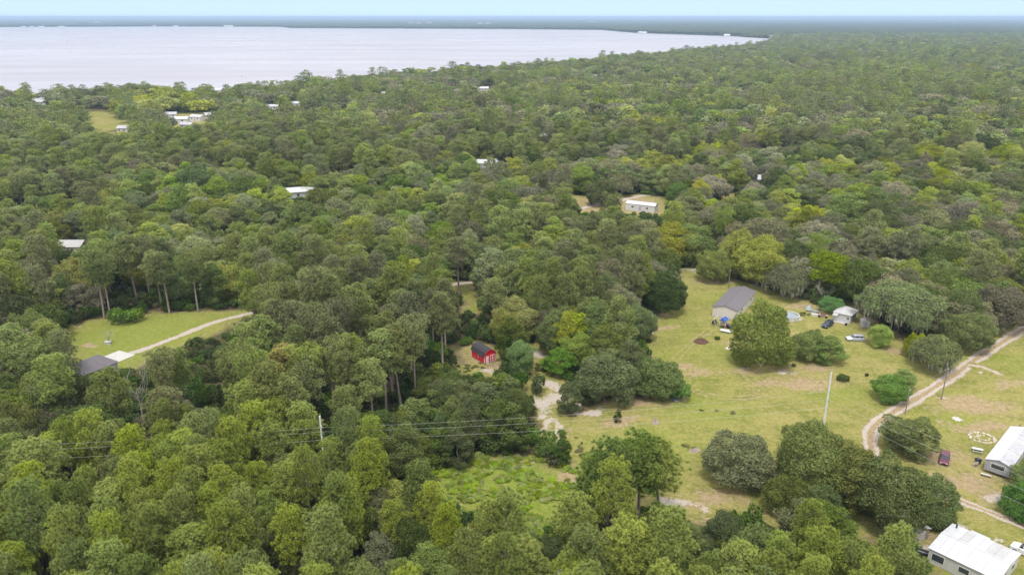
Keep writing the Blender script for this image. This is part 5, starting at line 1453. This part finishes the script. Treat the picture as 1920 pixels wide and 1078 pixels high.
thing_box('bin', 'dark blue bin at the near corner of the long trailer', 'bin', 1833, 868, R(10), [('tub', 'navy', lambda m: m.hexa([(-.35, -.35, 0), (.35, -.35, 0), (.35, .35, 0), (-.35, .35, 0), (-.45, -.45, 1.0), (.45, -.45, 1.0), (.45, .45, 1.0), (-.45, .45, 1.0)])), ('lid', 'dark', lambda m: m.box(-.48, .48, -.48, .48, 1.0, 1.07))])
thing_box('bench', 'white-topped bench on the grass in front of the long trailer', 'bench', 1848, 893, R(-35), [('seat', 'white', lambda m: m.box(-.9, .9, -.22, .22, .42, .48)), ('leg', 'dark', lambda m: m.box(-.7, -.6, -.2, .2, 0, .42)), ('leg', 'dark', lambda m: m.box(.6, .7, -.2, .2, 0, .42))])
def chair(m): m.box(-.3, .3, -.3, .3, .38, .44)
thing_box('garden_chair', 'small blue and white chair beside the bright bush at the meadow edge', 'chair', 1268, 754, R(20), [('seat', 'white', chair), ('backrest', 'blue', lambda m: m.box(-.3, .3, .26, .32, .44, 1.05)), ('leg', 'white', lambda m: m.box(-.3, -.25, -.3, -.25, 0, .38)), ('leg', 'white', lambda m: m.box(.25, .3, -.3, -.25, 0, .38)), ('leg', 'white', lambda m: m.box(-.3, -.25, .25, .3, 0, .38)), ('leg', 'white', lambda m: m.box(.25, .3, .25, .3, 0, .38))])
def hull(m):
    m.hexa([(-1.6, -.5, .1), (1.3, -.35, .1), (1.3, .35, .1), (-1.6, .5, .1), (-1.7, -.75, .6), (1.9, -.25, .65), (1.9, .25, .65), (-1.7, .75, .6)])
thing_box('rowing_boat', 'small upturned grey boat in the weeds left of the white hip-roofed shed', 'boat', 1522, 585, R(-35), [('hull', 'tarp', hull), ('seat', 'wood', lambda m: m.box(-.3, 0, -.6, .6, .62, .66))])
heap('tarp_heap', 'pale tarpaulin heap at the left end of the junk by the shed', 'tarpaulin', 1516, 578, 1.5, 1.1, .9, 'tarp', 6, 12, .2)
thing_box('crate', 'cream crate in the junk left of the white hip-roofed shed', 'crate', 1527, 592, R(-25), [('box', 'cream', lambda m: m.box(-.9, .9, -.5, .5, 0, .5)), ('lid', 'white', lambda m: m.box(-.95, .95, -.55, .55, .5, .57))])
def drum(m): m.bar((0, 0, 0), (0, 0, .9), .3, 12)
for k, (px, py, lab) in enumerate([(1536, 595, 'dark drum between the cream crate and the dark car'), (1549, 597, 'dark drum beside the front of the white hip-roofed shed'), (1729, 983, 'dark drum nearest the oak, beside the weathered grey shed'), (1722, 990, 'dark drum by the door of the weathered grey shed'), (1586, 610, 'small dark drum in front of the white hip-roofed shed')]):
    thing_box('drum', lab, 'drum', px, py, 0, [('barrel', 'dark', drum), ('lid', 'steel', lambda m: m.bar((0, 0, .9), (0, 0, .93), .31, 12))])
thing_box('lumber_stack', 'grey boards stacked behind the dark drums left of the shed', 'lumber', 1546, 583, R(-25), [('board', 'wood', lambda m: m.box(-2.2, 2.2, -.5, -.2, 0, .12)), ('board', 'wood', lambda m: m.box(-2.0, 2.3, -.15, .15, 0, .13)), ('board', 'concrete', lambda m: m.box(-2.3, 1.9, .2, .5, 0, .12)), ('board', 'wood', lambda m: m.box(-1.9, 2.1, -.3, .1, .13, .25))])
thing_box('flat_trailer', 'dark low flat trailer beside the pines at the white metal building', 'trailer', 1725, 1037, R(-35), [('deck', 'dark', lambda m: m.box(-1.4, 1.4, -.7, .7, .5, .6)), ('wheel', 'dark', lambda m: m.bar((0, -.85, .3), (0, -.7, .3), .3, 12)), ('wheel', 'dark', lambda m: m.bar((0, .7, .3), (0, .85, .3), .3, 12)), ('rail', 'steel', lambda m: m.bar((-1.4, -.7, .9), (1.4, -.7, .9), .04)), ('drawbar', 'steel', lambda m: m.bar((1.4, 0, .5), (2.3, 0, .45), .04))])
thing_box('white_box', 'white freezer box lying in the dirt yard of the white metal building', 'box', 1731, 999, R(15), [('body', 'white', lambda m: m.box(-.6, .6, -.4, .4, 0, .7)), ('lid', 'white_metal', lambda m: m.box(-.62, .62, -.42, .42, .7, .78))])
thing_box('well_cover', 'white well cover under the bare sapling in the small field', 'box', 203, 645, R(10), [('base', 'white', lambda m: m.box(-.7, .7, -.6, .6, 0, .7)), ('lid', 'white_metal', lambda m: m.box(-.8, .8, -.7, .7, .7, .8))])

# small bushes in the meadow
for k, (px, py, h, r, lab) in enumerate([(1339, 607, 1.3, .8, 'small dark shrub left of the play frame'), (1216, 642, 1.3, .9, 'small dark shrub at the meadow edge by the bare sandy spot'), (1625, 705, .8, .5, 'tiny dark shrub in the grass left of the deep green bush tree'), (1580, 713, 1.6, 1.6, 'low green shrub just right of the steel power pole'), (1488, 687, .9, .7, 'tiny shrub under the bright green pair of trees'), (1158, 792, 3.2, 1.0, 'small dark conifer shrub above the group of pines'), (1345, 636, .9, .9, 'low green shrub below the white flat platform')]):
    g_ = G(px, py); sb_ = place('slim' if 'conifer' in lab else 'oak', k, g_[0], g_[1], h, r, k, (0.07, 0.10, 0.03) if 'dark' in lab else (0.10, 0.15, 0.035), lab, None, 'shrub'); sb_['category'] = 'shrub'

# ---- dead and bare trees
def bare_tree(name, label, px, py, h, spread, seed, mat='dead_wood', r0=.22):
    rs = np.random.RandomState(seed); e = empty(name, g3(px, py), 0, label, 'tree')
    V, F = tube_np([(0, 0, -.2), (rs.normal(0, .15), 0, h * .25), (rs.normal(0, .3), rs.normal(0, .3), h * .5)], [r0, r0 * .8, r0 * .6], 7)
    link(bpy.data.objects.new('trunk', mesh_np('trunk', V, F, M[mat], None, True)), e)
    parts = []
    for i in range(11):
        a = rs.uniform(0, 6.28); z = h * rs.uniform(.25, .5); ln = spread * rs.uniform(.6, 1.1)
        end = np.array([math.cos(a) * ln, math.sin(a) * ln, z + (h - z) * rs.uniform(.35, 1.0)])
        parts.append(limb(rs, (0, 0, z), end, r0 * .45, r0 * .12, .3, 6, 5))
        for k in range(4):
            t = rs.uniform(.45, .95); st = np.array([0, 0, z]) * (1 - t) + end * t
            parts.append(limb(rs, st, st + rs.normal(0, spread * .25, 3) + np.array([0, 0, spread * .2]), r0 * .18, r0 * .05, .2, 4, 4))
    V, F = join(parts)
    link(bpy.data.objects.new('branches', mesh_np('branches', V, F, M[mat], None, True)), e)
    return e
bare_tree('dead_tree', 'bleached dead tree with broken limbs at the forest edge left of the shed', 1540, 571, 7.0, 3.6, 21, r0=.15)
bare_tree('dead_tree', 'pale dead tree standing at the right end of the small field', 497, 592, 9, 3.2, 22, r0=.14)
bare_tree('bare_sapling', 'small bare-branched sapling over a white well cover in the small field', 205, 645, 4.0, 2.2, 23, r0=.12)
bare_tree('dead_tree', 'grey leafless tree in the wood left of the sandy strip', 268, 790, 15, 3.0, 24, r0=.2)
for k, (px, py, r_, L, lab) in enumerate([(1500, 578, 20, 5, 'pale fallen limb lying at the foot of the dead tree'), (1513, 581, 75, 3.6, 'short fallen limb right of the pale fallen limb')]):
    q = G(px, py); rs = np.random.RandomState(40 + k)
    V, F = join([limb(rs, (-L / 2, 0, .15), (L / 2, 0, .5), .14, .06, .3, 7, 6), limb(rs, (0, 0, .3), (L * .3, .8, .9), .07, .03), limb(rs, (L * .2, 0, .3), (L * .45, -.7, .6), .06, .03)])
    o = link(bpy.data.objects.new('fallen_limb', mesh_np('fallen_limb', V, F, M['dead_wood'], None, True))); o.location = (q[0], q[1], 0); o.rotation_euler.z = R(r_); tag(o, lab, 'branch')

# ---- cabbage palm standing above the leafy wood, palms at the shore
def palm(label, loc, h, seed, group=None):
    rs = np.random.RandomState(seed); e = empty('palm_tree', (loc[0], loc[1], 0), 0, label, 'palm', group)
    V, F = tube_np([(0, 0, -.2), (.1, .1, h * .5), (0, .2, h)], [.22, .2, .2], 7)
    link(bpy.data.objects.new('trunk', mesh_np('trunk', V, F, M['oak_bark'], None, True)), e)
    n_ = 46; Vs = []
    for i in range(n_):
        a = rs.uniform(0, 6.28); el = rs.uniform(-.9, 1.3); d = np.array([math.cos(a) * math.cos(el), math.sin(a) * math.cos(el), math.sin(el)])
        side = unit(np.cross(d, (0, 0, 1)) + 1e-6); st = np.array([0, .2, h])
        b_ = st + d * 1.1
        for k in range(9):                               # the fan of one leaf
            t = (k - 4) / 4 * .9
            f_ = unit(d * math.cos(t) + side * math.sin(t)); w = side * .06 + d * .02
            tip = b_ + f_ * rs.uniform(.8, 1.1) - np.array([0, 0, .25])
            Vs += [b_ - w * .4, b_ + w * .4, tip + w, tip - w]
    V = np.array(Vs); c = link(bpy.data.objects.new('crown', mesh_np('crown', V, np.arange(len(V)).reshape(-1, 4), M['leaves'], {'lv': np.repeat(rs.uniform(.2, .9, len(V) // 4), 4)})), e)
    c['tint'] = (0.17, 0.18, 0.07)
palm('cabbage palm with a round head rising from the leafy wood above the barn shed', G(957, 487, 11.5), 11.5, 31)
palm('taller of two palms on the lake shore left of centre', G(519, 153, 15), 15, 32)
palm('shorter of two palms on the lake shore left of centre', G(509, 157, 13), 13, 33)

# ---- poles and wires
def solve_h(base, ytop):
    lo, hi = 2, 60
    for _ in range(40):
        mid = (lo + hi) / 2
        if P(base[0], base[1], mid)[1] > ytop: lo = mid
        else: hi = mid
    return lo
def util_pole(name, label, base, h, r0, r1, mat, arms, cat='utility pole'):
    e = empty(name, (base[0], base[1], 0), 0, label, cat)
    MB().bar((0, 0, -.3), (0, 0, h), r0, 12, r1).build('pole', M[mat], e, smooth=False)
    for z in arms:
        i_ = MB().bar((0, 0, z), (.0, -.45, z + .08), .05, 6).build('insulator', M['steel'], e)
        MB().bar((0, -.45, z - .05), (0, -.45, z + .25), .07, 8).build('insulator_disc', M['concrete'], i_)
    return e
PB = G(1537, 845); PA = G(613, 925)
hB, hA = solve_h(PB, 698), solve_h(PA, 780)
def zs_at(base, ys): return [solve_h(base, y) for y in ys]
zB = zs_at(PB, (731, 747, 762)); zA = zs_at(PA, (799, 807, 822))
util_pole('steel_pole', 'tall pale steel power pole in the meadow behind the oak clump', PB, hB, .23, .15, 'steel', zB)
util_pole('steel_pole', 'pale steel power pole rising out of the pines left of centre', PA, hA, .22, .15, 'steel', zA)
for (bx, yt, lab) in [((1697, 776), 728, 'wooden utility pole beside the dirt road above the spreading oak'), ((1765, 749), 688, 'wooden utility pole on the grass side of the dirt road'), ((1366, 541), 505, 'wooden pole behind the dark-roofed house'), ((1909, 812), 795, 'thin wooden pole at the far end of the long trailer')]:
    b_ = G(*bx); h_ = solve_h(b_, yt)
    util_pole('wooden_pole', lab, b_, h_, .15, .11, 'pole_wood', [h_ - .4])
def wire(label, a, b, sag, r=.017, n_=24):
    t = np.linspace(0, 1, n_); a = np.array(a); b = np.array(b)
    p_ = a + (b - a) * t[:, None]; p_[:, 2] -= sag * 4 * t * (1 - t)
    V, F = tube_np(p_, np.full(n_, r), 4)
    o = link(bpy.data.objects.new('power_wire', mesh_np('power_wire', V, F, M['wire'], None, True)))
    return tag(o, label, 'wire')
NM = ['highest', 'middle', 'lowest']
for k in range(3):
    wire(NM[k] + ' power wire between the two steel poles', (PA[0], PA[1] - .45, zA[k]), (PB[0], PB[1] - .45, zB[k]), 1.1)
    z = zA[k]; q = G(-260, (842, 853, 872)[k], z)
    wire(NM[k] + ' power wire running left from the pole in the pines', (PA[0], PA[1] - .45, zA[k]), (q[0], q[1], z), .8)
    z = zB[k]; q = G(2250, (1030, 1062, 1100)[k], z)
    wire(NM[k] + ' power wire running from the meadow pole towards the long trailer', (PB[0], PB[1] - .45, zB[k]), (q[0], q[1], z), .5)
q1, q2 = G(1697, 776), G(1765, 749)
wire('thin service wire between the two wooden poles by the road', (q1[0], q1[1], solve_h(q1, 728) - .3), (q2[0], q2[1], solve_h(q2, 688) - .3), .3, .015)

# ---- channel markers on the lake
for px, py, lab in [(453, 146.5, 'dark channel marker in the lake off the near shore'), (126, 80, 'tiny dark marker far out on the lake')]:
    q = G(px, py); sc_ = 1 if py > 100 else 2.2
    e = empty('channel_marker', (q[0], q[1], .35), 0, lab, 'marker')
    MB().bar((0, 0, -.3), (0, 0, 2.2 * sc_), .12 * sc_, 8).build('post', M['pole_wood'], e)
    MB().box(-.5 * sc_, .5 * sc_, -.06, .06, 1.5 * sc_, 2.4 * sc_).build('sign_board', M['dark'], e)

# ------------------------------------------------------------------ air: pale even haze round everything
hz = MB().box(-31000, 31000, -3500, 43500, -1.5, 92).build('haze', M['wire'])
m, n, l = new_mat('haze_air')
out = n.new('ShaderNodeOutputMaterial'); v = n.new('ShaderNodeVolumePrincipled')
v.inputs['Color'].default_value = (0.58, 0.77, 1.0, 1); v.inputs['Density'].default_value = 0.0001; v.inputs['Anisotropy'].default_value = 0.2
l.new(v.outputs[0], out.inputs['Volume'])
hz.data.materials.clear(); hz.data.materials.append(m)
tag(hz, 'thin blue summer haze over the whole landscape', 'haze', kind='stuff')
